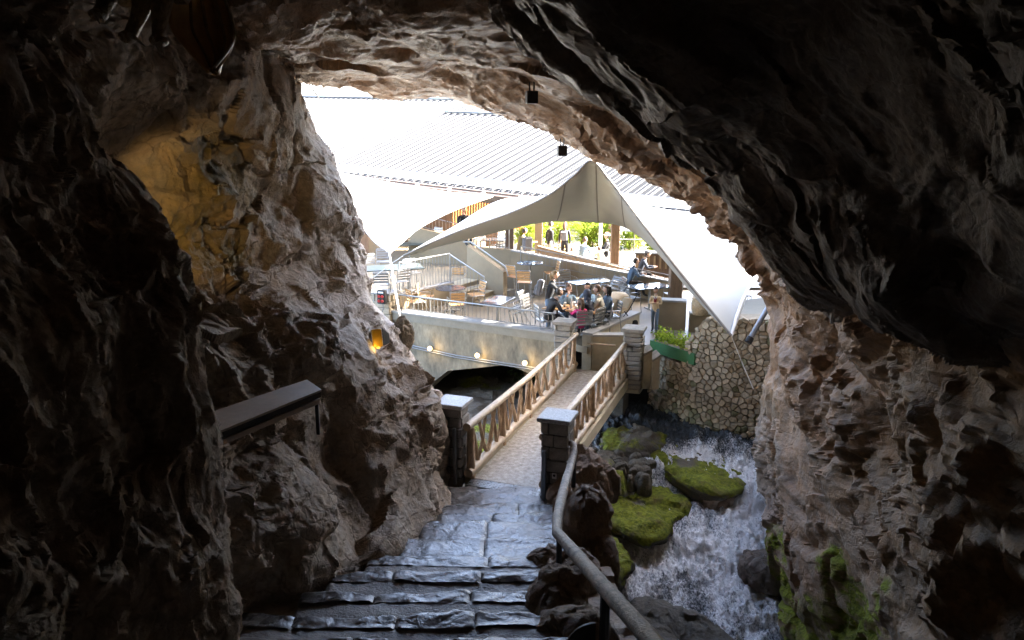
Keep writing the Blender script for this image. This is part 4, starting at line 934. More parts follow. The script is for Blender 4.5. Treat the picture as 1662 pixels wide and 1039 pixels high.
MB().box((0, .02, -.012), (1.26, .26, .03), b=.004).build('plate', 'aluminium', th, 0)
dm = MB()
for i in range(22):
    for j in range(4):
        x = -.56 + i * .0533; y = -.07 + j * .06; a = R(40) if (i + j) % 2 else R(-40)
        dm.box((x, y, .006), (.034, .008, .006), rz=a)
dm.build('tread_pattern', 'aluminium', th, 0)['kind'] = 'stuff'

# --- stone pillars at both ends of the bridge
def pillar(label, loc, w, d, z0, z1, stone, cap, rz, courses, overhang=.06, capt=.07, seed=0, group=None, flat=False):
    t = thing('stone_pillar', label, 'pillar', (loc[0], loc[1], z0), rz, group); h = z1 - z0 - capt; r_ = random.Random(seed)
    MB().box((0, 0, h / 2), (w - .05, d - .05, h - .002)).build('core', 'mortar', t, 0)
    z = 0.0
    for c in range(courses):
        hh = h / courses
        for side in range(4):
            L = w if side % 2 == 0 else d; n = 1 if flat and r_.random() < .5 else r_.choice((2, 2, 3)); x = -L / 2
            cuts = sorted([r_.uniform(.3, .7) / n * 1.0 + k / n for k in range(n - 1)]); cuts = [0] + [min(.95, max(.1, q)) for q in cuts] + [1]
            for q0, q1 in zip(cuts[:-1], cuts[1:]):
                if q1 - q0 < .08: continue
                cx = -L / 2 + L * (q0 + q1) / 2; ln = L * (q1 - q0) - .016; off = (d if side % 2 == 0 else w) / 2 - .03 + r_.uniform(-.008, .012)
                a = side * math.pi / 2; px_, py_ = cx, -off
                X = px_ * math.cos(a) - py_ * math.sin(a); Y = px_ * math.sin(a) + py_ * math.cos(a)
                MB().box((0, 0, 0), (ln, .07, hh - .016), b=.012).build('stone', stone, t, 0)
                o = COL.objects[-1]; o.location = (X, Y, z + hh / 2); o.rotation_euler = (r_.uniform(-.03, .03), r_.uniform(-.03, .03), a + r_.uniform(-.03, .03))
        z += hh
    MB().box((0, 0, h + capt / 2), (w + 2 * overhang, d + 2 * overhang, capt), b=.012).build('cap', cap, t, 0)
    return t
pl_ = pillar('near left bridge pillar with speckled granite cap, against the cave rock', br(.05, -.98), .40, .40, -.15, 1.33, 'pillar_stone', 'granite', bz, 8, seed=1)
pr_ = pillar('near right bridge pillar with granite cap and a tiny white sign', br(-.13, .90), .42, .42, -.35, 1.38, 'pillar_stone', 'granite', bz, 8, seed=2)
MB().box((.02, -.225, .78), (.075, .012, .095), b=.002).build('sign', 'white_plastic', pr_, 0)
sg = MB(); sg.tube([(.02, -.233, .79), (.02, -.2345, .79)], .022, 10); sg.build('sign_mark', 'black', pr_, 0)
MB().box((-.14, -.26, .62), (.07, .05, 1.15), b=.006).build('gate_post', 'grey_metal', pr_, 0)
gp = MB(); gp.box((0, 0, .5), (.055, .055, 1.0), b=.005); o = gp.build('gate_post', 'grey_metal', pl_, 0); o.location = (.13, -.27, .1)
MB().tube([(.31, .02, .0), (.315, .03, .5), (.31, .02, 1.1)], [.07, .06, .055], 9).build('log_post', 'branch', pl_)
pillar('far left bridge pillar of thin stacked stone beside the terrace railing', br(6.68, -.93), .42, .42, -.6, 1.25, 'pillar_stone_far', 'pillar_stone_far', bz, 12, .05, .09, 3, flat=True)
pillar('far right bridge pillar of thin stacked stone beside the stepped blocks', br(6.45, .84), .42, .42, -.32, 1.27, 'pillar_stone_far', 'pillar_stone_far', bz, 13, .05, .09, 4, flat=True)
# abutments under the bridge ends
ab = MB(); ab.box((0, 0, 0), (1.5, .6, 1.9), rz=bz); o = ab.build('abutment', 'rock_boulder', None, 0); o.location = br(.35, .0, -1.16); tag(o, 'rough dark abutment under the near end of the footbridge', 'abutment')
ab = MB(); ab.box((0, 0, 0), (1.25, .7, 1.9), rz=bz); o = ab.build('abutment', 'rock_river', None, 0); o.location = br(6.8, 0, -1.17); tag(o, 'pale abutment under the far end of the footbridge', 'abutment')

# --- rubble retaining wall on the right: every stone is a piece
def clip(poly, a, b, c):                            # keep a*x+b*y<=c
    out = []
    for i in range(len(poly)):
        p, q = poly[i], poly[(i + 1) % len(poly)]; dp = a * p[0] + b * p[1] - c; dq = a * q[0] + b * q[1] - c
        if dp <= 0: out.append(p)
        if dp * dq < 0: t = dp / (dp - dq); out.append((p[0] + (q[0] - p[0]) * t, p[1] + (q[1] - p[1]) * t))
    return out
def rubble(path, prof, zb, cell, label, seed):
    r_ = random.Random(seed); P = [Vector(p) for p in path]; seg = [(b - a).length for a, b in zip(P[:-1], P[1:])]; L = sum(seg)
    def pos(s):
        s = min(max(s, 0), L - 1e-6)
        for a, b, l in zip(P[:-1], P[1:], seg):
            if s <= l: d = (b - a) / l; p = a + d * s; break
            s -= l
        n = Vector((d.y, -d.x, 0)); n = n if n.y < 0 or (abs(n.y) < .3 and n.x < 0) else -n
        return p, d, n
    top = lambda s: float(np.interp(s, [q[0] * L for q in prof], [q[1] for q in prof]))
    t = thing('rubble_wall', label, 'wall', (P[0].x, P[0].y, zb)); o = t.location.copy()
    bk = MB(); ss = np.linspace(0, L, 40)
    for s0, s1 in zip(ss[:-1], ss[1:]):
        p0, _, n0 = pos(s0); p1, _, n1 = pos(s1); z0, z1 = top(s0) - .03, top(s1) - .03
        A = [zz(p0, zb - .8), zz(p1, zb - .8), zz(p1, z1), zz(p0, z0)]; B = [q + (-n0 if i in (0, 3) else -n1) * .6 for i, q in enumerate(A)]
        i = len(bk.v); bk.v += [tuple(q - o) for q in A + B]; bk.f += [(i, i + 1, i + 2, i + 3), (i + 3, i + 2, i + 6, i + 7)]; bk.m += [0, 0]
    bk.build('mortar', 'rubble_mortar', t, 0)
    seeds = []; zmax = max(q[1] for q in prof); row = 0; z = zb - cell
    while z < zmax + cell:
        s = -cell + (row % 2) * cell * .6
        while s < L + cell:
            if r_.random() > .17: seeds.append((s + r_.uniform(-.45, .45) * cell, z + r_.uniform(-.38, .38) * cell)); s += cell * r_.uniform(.85, 1.45)
        z += cell * .82; row += 1
    todo = []
    for i, (sx, sz) in enumerate(seeds):
        if not (0 <= sx <= L) or sz > top(sx) or sz < zb: continue
        poly = [(sx - cell * 2, sz - cell * 2), (sx + cell * 2, sz - cell * 2), (sx + cell * 2, sz + cell * 2), (sx - cell * 2, sz + cell * 2)]
        for j, (tx, tz) in enumerate(seeds):
            if j == i or abs(tx - sx) > cell * 3 or abs(tz - sz) > cell * 3: continue
            poly = clip(poly, tx - sx, tz - sz, ((tx * tx + tz * tz) - (sx * sx + sz * sz)) / 2)
        poly = clip(poly, 0, 1, top(sx) + r_.uniform(-.02, .05)); poly = clip(poly, 1, 0, L); poly = clip(poly, -1, 0, 0)
        if len(poly) < 3: continue
        cx = sum(p[0] for p in poly) / len(poly); cz = sum(p[1] for p in poly) / len(poly)
        big = []
        for k, p in enumerate(poly):                # round the corners off
            q = poly[(k + 1) % len(poly)]
            if math.hypot(p[0] - q[0], p[1] - q[1]) > .05: big += [(p[0] * .9 + q[0] * .1, p[1] * .9 + q[1] * .1), (p[0] * .1 + q[0] * .9, p[1] * .1 + q[1] * .9)]
            else: big.append(((p[0] + q[0]) / 2, (p[1] + q[1]) / 2))
        if len(big) < 3: continue
        ar = abs(sum(poly[k][0] * poly[(k + 1) % len(poly)][1] - poly[(k + 1) % len(poly)][0] * poly[k][1] for k in range(len(poly)))) / 2
        todo.append((ar, cx, cz, big))
    todo.sort(key=lambda q: -q[0]); rest = MB()
    for rank, (ar, cx, cz, big) in enumerate(todo):
        size = min(math.hypot(p[0] - cx, p[1] - cz) for p in big); g = min(.008, size * .2)
        out = r_.uniform(.03, .075); tx, tz = r_.uniform(-.12, .12), r_.uniform(-.15, .15)
        def lift(fac, dep):
            vs = []
            for p in big:
                dx, dz = p[0] - cx, p[1] - cz; l = math.hypot(dx, dz) or 1; k = (l - g) / l * fac
                pp, d, n = pos(cx + dx * k); vs.append(zz(pp, cz + dz * k) + n * (dep + (tx * dx + tz * dz) * (1 if dep > 0.02 else 0)))
            return vs
        c0 = zz(pos(cx)[0], cz); rings = [lift(1, -.05), lift(1, out * .55), lift(.88, out), ]
        n = len(big); vs = [q - c0 for rg in rings for q in rg] + [zz(pos(cx)[0], cz) + pos(cx)[2] * (out + .012) - c0]; fs = []
        for a in range(2):
            for k in range(n): fs.append((a * n + k, a * n + (k + 1) % n, a * n + n + (k + 1) % n, a * n + n + k))
        for k in range(n): fs.append((2 * n + k, 2 * n + (k + 1) % n, 3 * n))
        low = (cz - zb) / 3.0
        mat = 'rubble_stone_moss' if r_.random() < max(0.04, .75 - 1.3 * low) else r_.choice(['rubble_stone', 'rubble_stone', 'rubble_stone_grey'])
        if rank < 290: ob = MB().add(vs, fs).build('stone', mat, t, 30); ob.location = c0 - o
        else: rest.add([q + c0 - o for q in vs], fs)
    if rest.v: rest.build('small_stones', 'rubble_stone_grey', t, 30)['kind'] = 'stuff'
rubble([(3.42, 18.75, 0), (3.85, 17.95, 0), (4.33, 17.3, 0), (4.9, 16.9, 0), (6.1, 16.5, 0)],
       [(0, .42), (.34, .40), (.365, .95), (.44, 1.25), (.50, 1.62), (1, 1.75)], -1.5, .142, 'tall rubble stone retaining wall standing over the rapids on the right', 5)
pb = MB(); pb.box((0, 0, 0), (1.2, .3, .2), b=.02)
a_, b_ = Vector((3.62, 18.6, 0)), Vector((4.38, 17.42, 0)); rzp = math.atan2(b_.y - a_.y, b_.x - a_.x)
plt = thing('planter', 'long green planter box of leafy plants on top of the rubble wall', 'planter', (a_ + b_) / 2 + Vector((0, 0, ZF - .06)), rzp)
pm = MB(); Lp = (b_ - a_).length + .1
for c, d in [((0, -.17, .14), (Lp, .03, .28)), ((0, .17, .14), (Lp, .03, .28)), ((-Lp / 2, 0, .14), (.03, .31, .28)), ((Lp / 2, 0, .14), (.03, .31, .28)), ((0, 0, .02), (Lp - .04, .3, .03))]: pm.box(c, d)
pm.build('box', 'green_box', plt, 0)
MB().box((0, 0, .22), (Lp - .04, .30, .06)).build('soil', 'rubble_mortar', plt, 0)
def leaves(n, fn, size, r_, mb=None):
    mb = mb or MB()
    for _ in range(n):
        c = Vector(fn()); a = Vector((r_.gauss(0, 1), r_.gauss(0, 1), r_.gauss(0, .8))).normalized(); b = a.orthogonal().normalized(); b = Matrix.Rotation(r_.uniform(0, 6.28), 3, a) @ b; s = size * r_.uniform(.6, 1.3); n_ = a.cross(b)
        mb.add([c - b * s, c + n_ * s * .4 + a * s * .12, c + b * s, c - n_ * s * .4 + a * s * .12], [(0, 1, 2, 3)])
    return mb
r_ = random.Random(4)
for k in range(9):
    x = -Lp / 2 + (k + .5) * Lp / 9
    leaves(70, lambda: (x + r_.gauss(0, .08), r_.gauss(0, .09), .30 + abs(r_.gauss(.10, .1))), .055, r_).build('plant', 'leaf_lime' if k % 3 else 'leaf', plt, 0)

# --- cafe roof: standing-seam panels
E0 = at(1165, 353, 19.6); E1 = at(565, 284, 29.0); EU = (E1 - E0).normalized(); hz = Vector((-EU.y, EU.x, 0)).normalized()
if hz.y < 0: hz = -hz
SL = R(19); EWv = (hz * math.cos(SL) + Vector((0, 0, math.sin(SL)))); EN = EU.cross(EWv).normalized(); EN = EN if EN.z > 0 else -EN
EWv = EN.cross(EU).normalized(); EWv = EWv if EWv.z > 0 else -EWv
cafe = thing('cafe_roof', 'large pale standing seam metal roof sloping over the cafe terrace', 'roof', E0)
def ruw(px, py): h = hit(px, py, E0, EN) - E0; return h.dot(EU), h.dot(EWv)
uF, _ = ruw(630, 222); _, wL = ruw(590, 160); _, wR = ruw(740, 184)
Mroof = Matrix((EU, EWv, EN)).transposed()
pw = .40; RL = 26.0
def panel_mesh(L):
    m = MB(); m.add([(0, 0, 0), (pw, 0, 0), (pw, L, 0), (0, L, 0), (0, 0, -.05), (pw, 0, -.05), (pw, L, -.05), (0, L, -.05)], [(0, 1, 2, 3), (7, 6, 5, 4), (0, 4, 5, 1), (3, 2, 6, 7), (0, 3, 7, 4), (1, 5, 6, 2)])
    m.box((.014, L / 2, .022), (.032, L, .045), mi=1); m.box((pw * .5, L / 2, .006), (.016, L, .012), mi=1); return m
cache = {}
def put_panel(u, w0, w1, lift=0.0):
    key = round(w1 - w0, 2)
    if key not in cache:
        o = panel_mesh(w1 - w0).build('roof_panel', None, cafe, 0, ['roof_metal', 'cable']); cache[key] = o
    else:
        o = cache[key].copy(); COL.objects.link(o); o.parent = cafe
    o.matrix_local = Matrix.Translation(EU * u + EWv * w0 + EN * lift) @ Mroof.to_4x4()
lipuw = [ruw(x, y) for x, y in [(1165, 345), (1110, 318), (1050, 290), (1000, 268), (930, 236), (850, 200), (760, 168), (690, 146)]]
def rlen(u): return float(np.interp(u, [q[0] for q in lipuw] + [lipuw[-1][0] + 4], [q[1] + 2.0 for q in lipuw] + [RL]))
print('LIP', [(round(a, 1), round(b, 1)) for a, b in lipuw], uF, wL, wR)
u = -1.6
while u < 46:
    wj = wR if u < uF else wL
    if abs(u - uF) > .3:
        L_ = round(rlen(u) * 2) / 2
        if L_ <= wj + .5: put_panel(u, 0.0, L_, 0)
        else: put_panel(u, 0.0, wj, 0); put_panel(u, wj + .01, L_, .055)
    u += pw
def rbox(name, u0, u1, w0, w1, h0, h1, mat):
    m = MB(); c = EU * (u0 + u1) / 2 + EWv * (w0 + w1) / 2 + EN * (h0 + h1) / 2
    d = (abs(u1 - u0), abs(w1 - w0), abs(h1 - h0)); o = MB().box((0, 0, 0), d).build(name, mat, cafe, 0); o.matrix_local = Matrix.Translation(c) @ Mroof.to_4x4(); return o
rbox('flashing', uF - .34, uF + .46, -.02, RL, .01, .085, 'roof_trim')
rbox('joint_strip', 9, uF - .4, wR - .06, wR + .05, .03, .10, 'zinc'); rbox('joint_strip', uF + .5, 46, wL - .06, wL + .05, .03, .10, 'zinc')
rbox('fascia', -1.6, 46, -.10, -.03, -.38, .02, 'timber_dark'); rbox('gutter', -1.6, 46, -.24, -.11, -.20, -.02, 'timber_dark')
rbox('soffit', -1.6, 46, 0, 7.0, -.30, -.26, 'plaster')
for k in range(16): rbox('gutter_clip', -1.2 + k * 1.5, -1.15 + k * 1.5, -.25, -.08, -.02, .03, 'white_plastic')
sg = MB()                                              # wire snow guard along the eave
for i in range(420):
    uu = -1.5 + i * .056; sg.tube([EU * uu + EWv * .12 + EN * .05, EU * (uu + .12) + EWv * .62 + EN * .10], .006, 4, False); sg.tube([EU * (uu + .12) + EWv * .12 + EN * .05, EU * uu + EWv * .62 + EN * .10], .006, 4, False)
for w in (.12, .37, .62): sg.tube([EU * -1.5 + EWv * w + EN * (.05 + .1 * w), EU * 22 + EWv * w + EN * (.05 + .1 * w)], .009, 4, False)
sg.build('snow_guard', 'rail_metal', cafe, 0)['kind'] = 'stuff'
# --- second roof edge far left above, seen in the top corner of the mouth
rf = thing('far_roof', 'thin white roof edge glimpsed in the top left corner of the cave mouth', 'roof', at(500, 140, 58))
MB().box((0, 0, 0), (14, 6, .3), rx=R(18)).build('roof_sheet', 'roof_trim', rf, 0); MB().box((0, -3.2, -1.2), (14, .3, .4)).build('fascia', 'zinc', rf, 0)

# --- walls under the left sail
lw = wall('cafe_wall', 'tall tan cafe wall beneath the left white sail', 'wall', (-9.5, 28.2), (-5.0, 30.4), Z2 + .003, 4.4, 4.4, .25, 'plaster')
d_ = MB(); d_.box((0, 0, 1.05), (1.0, .06, 2.1), b=.01); dr = d_.build('door', 'timber', lw, 0); dr.location = (-6.05, 29.72, Z2); dr.rotation_euler = (0, 0, math.atan2(2.2, 4.5))
MB().tube([(.35, -.06, 1.0), (.35, -.1, 1.0), (.45, -.1, 1.0)], .012, 6).build('handle', 'aluminium', dr)
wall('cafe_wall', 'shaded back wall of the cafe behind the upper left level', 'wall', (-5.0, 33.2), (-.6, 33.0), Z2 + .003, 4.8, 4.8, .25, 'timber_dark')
wall('parapet', 'tan parapet of the second stair below the seated silhouette', 'parapet', (-3.75, 28.6), (-1.35, 27.9), Z2 + .003, 2.45, 1.95, .2, 'plaster')
slab('raised_landing', [(-3.9, 28.8), (-1.3, 28.1), (-1.1, 31.5), (-4.1, 31.8)], Z2 + .004, 1.9, 'plaster', kind='structure')
railing('railing', 'short white railing on the parapet before the seated silhouette', [(-3.7, 28.65), (-1.4, 28.0)], [2.42, 1.95], .5, .13, .016, mat='aluminium', barmat='rail_metal')
net = thing('safety_net', 'orange and white barrier fence standing beneath the roof edge', 'fence', at(790, 372, 31.0), R(-12))
nm = MB()
for k in range(26): nm.tube([(-1.4 + k * .11, 0, 0), (-1.4 + k * .11 + .02, 0, 1.35)], .022, 4)
nm.build('slats', 'orange_net', net, 0)['kind'] = 'stuff'
MB().tube([(-1.45, 0, 1.3), (1.5, 0, 1.3)], .03, 6).build('top_rail', 'orange_net', net); MB().tube([(-1.45, 0, .1), (1.5, 0, .1)], .03, 6).build('bottom_rail', 'orange_net', net)

# --- sails
def coons(c0, c1, d0, d1, nu=40, nv=24, sag=0.0, sagv=(0, 0, -1)):
    P = lambda c, n: cr(np.array([tuple(at(*e)) for e in c]), n)
    C0, C1, D0, D1 = P(c0, nu), P(c1, nu), P(d0, nv), P(d1, nv)
    u = np.linspace(0, 1, nu)[:, None, None]; v = np.linspace(0, 1, nv)[None, :, None]
    G = (1 - v) * C0[:, None] + v * C1[:, None] + (1 - u) * D0[None] + u * D1[None] - ((1 - u) * (1 - v) * C0[0] + u * (1 - v) * C0[-1] + (1 - u) * v * C1[0] + u * v * C1[-1])
    return G + sag * np.array(sagv) * (16 * u * (1 - u) * v * (1 - v)) , (C0, C1, D0, D1)
def sail_panel(G, parent, name='panel'):
    o = grid_mesh(name, G - np.array(parent.location), 'sail_fabric', None, 0, parent); sol = o.modifiers.new('thickness', 'SOLIDIFY'); sol.thickness = .012; return o
s1 = thing('shade_sail', 'left white shade sail pulled down to one rope in a point', 'sail', at(632, 411, 17.2))
top = [(545, 279, 20), (640, 298, 22), (720, 311, 23.2), (800, 319, 23.9)]; bot = [(632, 411, 17.2)] * 4
lf = [(545, 279, 20), (575, 345, 19), (603, 388, 18.1), (632, 411, 17.2)]; rt = [(800, 319, 23.9), (738, 341, 21.8), (684, 368, 19.6), (654, 392, 18.2), (632, 411, 17.2)]
G, cs = coons(top, bot, lf, rt, 40, 30, .15); sail_panel(G, s1)
for c in (cs[2], cs[3]): MB().tube([Vector(p) - s1.location for p in c], .02, 5).build('edge_cord', 'sail_seam', s1)
s2 = thing('shade_sail', 'large peaked shade sail with a grey shaded underside', 'sail', at(960, 262, 16.8))
ridge = [(655, 415, 19.5), (740, 377, 18.8), (830, 345, 18.0), (890, 317, 17.4), (932, 285, 17.0), (960, 261, 16.8), (988, 290, 16.8), (1030, 345, 16.6), (1075, 405, 16.3), (1130, 475, 16.0), (1187, 545, 15.6)]
lower = [(655, 416, 19.5), (720, 397, 20.2), (800, 376, 20.8), (870, 361, 21.2), (920, 359, 21.2), (960, 360, 21.0), (1000, 364, 20.4), (1035, 377, 19.2), (1070, 402, 17.3), (1128, 476, 16.2), (1187, 546, 15.62)]
G, cs = coons(ridge, lower, [ridge[0], lower[0]], [ridge[-1], lower[-1]], 90, 24, .25); sail_panel(G, s2)
MB().tube([Vector(p) - s2.location for p in cs[0]], .03, 6).build('edge_cord', 'sail_seam', s2)
MB().tube([Vector(p) - s2.location for p in cs[1]], .02, 6).build('edge_cord', 'sail_seam', s2)
for fu in (.36, .535, .66): 
    i = int(fu * 89); MB().tube([Vector(p) - s2.location + Vector((0, -.01, 0)) for p in G[i]], .022, 5).build('seam', 'sail_seam', s2)
G, cs = coons(ridge[:4], [(655, 414.5, 19.6), (735, 368, 21.5), (808, 326, 23.3), (885, 318, 22.8)], [ridge[0], (655, 414.5, 19.6)], [ridge[3], (885, 318, 22.8)], 40, 12, 0); sail_panel(G, s2)
G, cs = coons([(1005, 312, 16.7)] + ridge[7:], [(1010, 330, 20.2), (1090, 341, 19.8), (1168, 354, 18.6), (1200, 425, 17.6), (1214, 470, 16.6), (1189, 545, 15.62)], [(1005, 312, 16.7), (1010, 330, 20.2)], [ridge[-1], (1189, 545, 15.62)], 50, 24, .25); sail_panel(G, s2)
tag(MB().tube([at(1187, 545, 15.62), at(1195, 515, 15.9), at(1205, 487, 16.3), at(1216, 466, 16.7)], .035, 8).build('sail_mast', 'white_plastic'), 'curved white tube along the right edge of the peaked sail', 'mast')
mp = [at(1214, 556, 15.8), at(1224, 538, 15.9), at(1246, 500, 16.1)]
mt = thing('anchor_strut', 'thick grey metal strut with dark foot on the rubble wall', 'strut', mp[0])
MB().tube([p - mp[0] for p in mp], .055, 10).build('tube', 'grey_metal', mt); MB().tube([mp[0] - mp[0], (mp[1] - mp[0]) * .45], .075, 10).build('foot', 'iron', mt)
line_thing('rope', 'thin pale guy rope from the right sail corner down the rubble wall', 'rope', [at(1187, 545, 15.6), at(1205, 590, 15.55), at(1223, 632, 15.3)], .012, 'rope')
line_thing('rope', 'white guy rope from the left sail point down to the rock ledge', 'rope', [at(632, 411, 17.2), at(641, 470, 15.9), at(652, 528, 14.6), at(676, 614, 12.9)], .018, 'rope')
line_thing('cable', 'thin dark cable crossing the pale roof to the eave', 'cable', [at(497, 130, 14.6), at(550, 205, 19.5), at(612, 281, 25)], .012, 'cable')
line_thing('cable', 'pale cable from the long sail tip toward the left railing', 'cable', [at(655, 415, 19.5), at(640, 425, 19.9), at(600, 455, 20.5)], .012, 'rope')
slab('side_terrace', [(5.3, 17.2), (9, 17), (9, 21.5), (5.2, 19.4)], ZF + .004, 1.45, 'concrete_band', kind='structure')
wk = MB(); wk.tube([(0, 0, 0), (0, 0, .12), (0, 0, .3), (0, 0, .42)], [.19, .24, .25, .21], 16); wk.tube([(0, 0, .42), (0, 0, .46)], [.235, .235], 16)
o = wk.build('basket', 'wicker'); o.location = at(1137, 497, 20.0); o.location.z = 1.04 + .003; tag(o, 'round wicker basket on the tan wall beside the right sail', 'basket')
# ------------------------------------------------------------------ cafe furniture
def chair_proto(name, label, slat, group, stool=False):
    t = thing(name, label, 'stool' if stool else 'chair', (0, 0, 0), 0, group); h = .74 if stool else .44; w = .21; top = h + .38
    fr = MB()
    for s in (-1, 1):
        fr.tube([(s * w * 1.08, -.24, 0), (s * w, -.21, h * .7), (s * w, -.19, h - .01), (s * w, -.14, h)], .0125, 7)
        fr.tube([(s * w * 1.08, .26, 0), (s * w, .20, h - .02), (s * w, .21, h + .08), (s * w, .26, top)], .0125, 7)
        fr.tube([(s * w, -.17, h), (s * w, .20, h)], .0125, 7)
        if not stool: fr.tube([(s * (w + .03), -.18, h), (s * (w + .035), -.17, h + .2), (s * (w + .03), .21, h + .21)], .0115, 7)
    fr.tube([(-w, .26, top), (-w * .9, .265, top + .03), (w * .9, .265, top + .03), (w, .26, top)], .0125, 7)
    if stool:
        for z in (.28,): fr.tube([(-w, -.23, z), (w, -.23, z), (w, .23, z), (-w, .23, z), (-w, -.23, z)], .011, 6)
    fr.build('frame', 'aluminium', t)
    s0 = None
    for k in range(5):
        y = -.17 + k * .087
        if s0 is None: s0 = MB().box((0, 0, 0), (.42, .068, .018), b=.004).build('seat_slat', slat, t, 0); o = s0
        else: o = s0.copy(); COL.objects.link(o)
        o.location = (0, y, h + .018)
    b0 = None
    for k in range(4):
        z = h + .12 + k * .078; y = .205 + .055 * (z - h - .08) / .3
        if b0 is None: b0 = MB().box((0, 0, 0), (.42, .014, .058), b=.004).build('back_slat', slat, t, 0); o = b0
        else: o = b0.copy(); COL.objects.link(o)
        o.location = (0, y, z); o.rotation_euler = (-.16, 0, 0)
    return t
PROTO = {}
def chair(kind, label, p, face, tilt=None, group=None):
    """face: point the sitter looks at"""
    spec = {'wood': ('cafe_chair', 'slat_wood', 'wooden slat chairs on the terrace', False), 'metal': ('metal_chair', 'slat_metal', 'silver slat chairs of the cafe', False), 'stool': ('bar_stool', 'slat_wood', 'wooden bar stools around the high table', True)}[kind]
    d = Vector(face) - Vector(p); rz = math.atan2(d.y, d.x) + math.pi / 2
    if kind not in PROTO: o = PROTO[kind] = chair_proto(spec[0], label, spec[1], spec[2], spec[3])
    else: o = copy_tree(PROTO[kind], label=label)
    o.location = p; o.rotation_euler = (tilt or 0, 0, rz); return o
def round_table(label, c, r, h, top):
    t = thing('round_table', label, 'table', c)
    MB().tube([(0, 0, h - .03), (0, 0, h - .004), (0, 0, h)], [r, r, r - .006], 40).build('tabletop', top, t, 30)
    MB().tube([(0, 0, .03), (0, 0, h - .03)], .035, 12).build('pedestal', 'rail_metal', t)
    b = MB(); 
    for a in range(4): b.tube([(0, 0, .05), (r * .62 * math.cos(a * math.pi / 2 + .5), r * .62 * math.sin(a * math.pi / 2 + .5), .025)], [.032, .022], 8)
    b.build('foot', 'rail_metal', t); return t
def rect_table(label, c, lx, ly, rz, top, h=.74, legs=1):
    t = thing('cafe_table', label, 'table', c, rz)
    MB().box((0, 0, h - .02), (lx, ly, .035), b=.006).build('tabletop', top, t, 0)
    for x in ([0] if legs == 1 else [-lx * .3, lx * .3]):
        MB().tube([(x, 0, .03), (x, 0, h - .04)], .032, 10).build('pedestal', 'rail_metal', t)
        MB().box((x, 0, .02), (.07, ly * .7, .03), b=.005).build('foot', 'rail_metal', t, 0)
    return t
T1 = atz(731, 467, ZF + .74); T1.z = ZF
round_table('round dark cafe table ringed by wooden chairs behind the front railing', T1, .45, .74, 'table_dark')
for lab, px, py in [('leftmost wooden slat chair at the round dark table', 676, 489), ('second wooden slat chair from the left at the round dark table', 703, 482), ('wooden slat chair behind the round dark table, half hidden', 743, 455),
                    ('wooden slat chair right of the round dark table by the steps', 772, 478), ('wooden slat chair in front of the round dark table, seen from behind', 741, 494)]:
    p = atz(px, py, ZF + .45); p.z = ZF + .003; d = (p - T1); d.z = 0
    if d.length < .72: p = T1 + d.normalized() * .74; p.z = ZF + .003
    chair('wood', lab, p, T1)
q = [atz(x, y, ZF + .74) for x, y in ((769, 508), (802.6, 514.7), (844.8, 493), (815.6, 488.7))]; T2 = Vector((-.40, 20.95, ZF))
dx = (q[2] - q[1]); rect_table('dark rectangular cafe table with an orange reflection by the front railing', T2, 1.15, .62, math.atan2(dx.y, dx.x), 'table_dark')
for lab, k in [('outer one of two silver chairs tipped against the dark rectangular table', 0), ('inner one of two silver chairs tipped against the dark rectangular table', 1)]:
    p = Vector((.42 - .12 * k, 20.75 + .05 * k, ZF)); p.z = ZF + .03 + .07 * k; chair('metal', lab, p + Vector((0, .12 * k, 0)), p + Vector((-.6, .35, 0)), tilt=R(22))
TB = atz(860, 426, ZF + 1.12); TB.z = ZF
round_table('round glossy high bar table in front of the ramp wall', TB, .43, 1.12, 'table_glossy')
for lab, px, py in [('bar stool left of the round high table', 836, 449), ('bar stool in front of the round high table, back turned', 851, 458), ('bar stool right of the round high table', 890, 443), ('bar stool behind the round high table', 866, 432)]:
    p = atz(px, py, ZF + .75); p.z = ZF + .003; d = p - TB; d.z = 0
    if d.length < .7: p = TB + d.normalized() * .72; p.z = ZF + .003
    chair('stool', lab, p, TB)
TA = atz(954, 456, ZF + .74); TA.z = ZF; TC = atz(1055, 464, ZF + .74); TC.z = ZF
rect_table('left glossy blue rectangular table reflecting the sky, behind the dining group', TA, 1.25, .75, R(28), 'table_glossy')
rect_table('right glossy blue rectangular table reflecting the sky, behind the boy', TC, 1.15, .75, R(20), 'table_glossy')
for lab, px, py, f, tl in [('silver chair left of the left blue table, its back to the wall', 908, 471, TA, 0), ('second silver chair just behind the left blue table', 922, 460, TA, 0), ('silver chair right of the left blue table, tipped forward', 985, 466, TA, R(-18)),
                           ('silver chair stacked beside the tipped chair at the left blue table', 976, 470, TA, R(-14)), ('silver chair at the far left corner of the right blue table', 1022, 460, TC, 0), ('silver chair in front of the right blue table', 1034, 482, TC, 0),
                           ('silver chair right of the boy at the right blue table', 1078, 478, TC, 0)]:
    p = atz(px, py, ZF + .45); p.z = ZF + .003 + (.03 if tl else 0); d = p - f; d.z = 0
    if d.length < .7: p = f + d.normalized() * .75; p.z = ZF + .003 + (.03 if tl else 0)
    chair('metal', lab, p, f, tl)
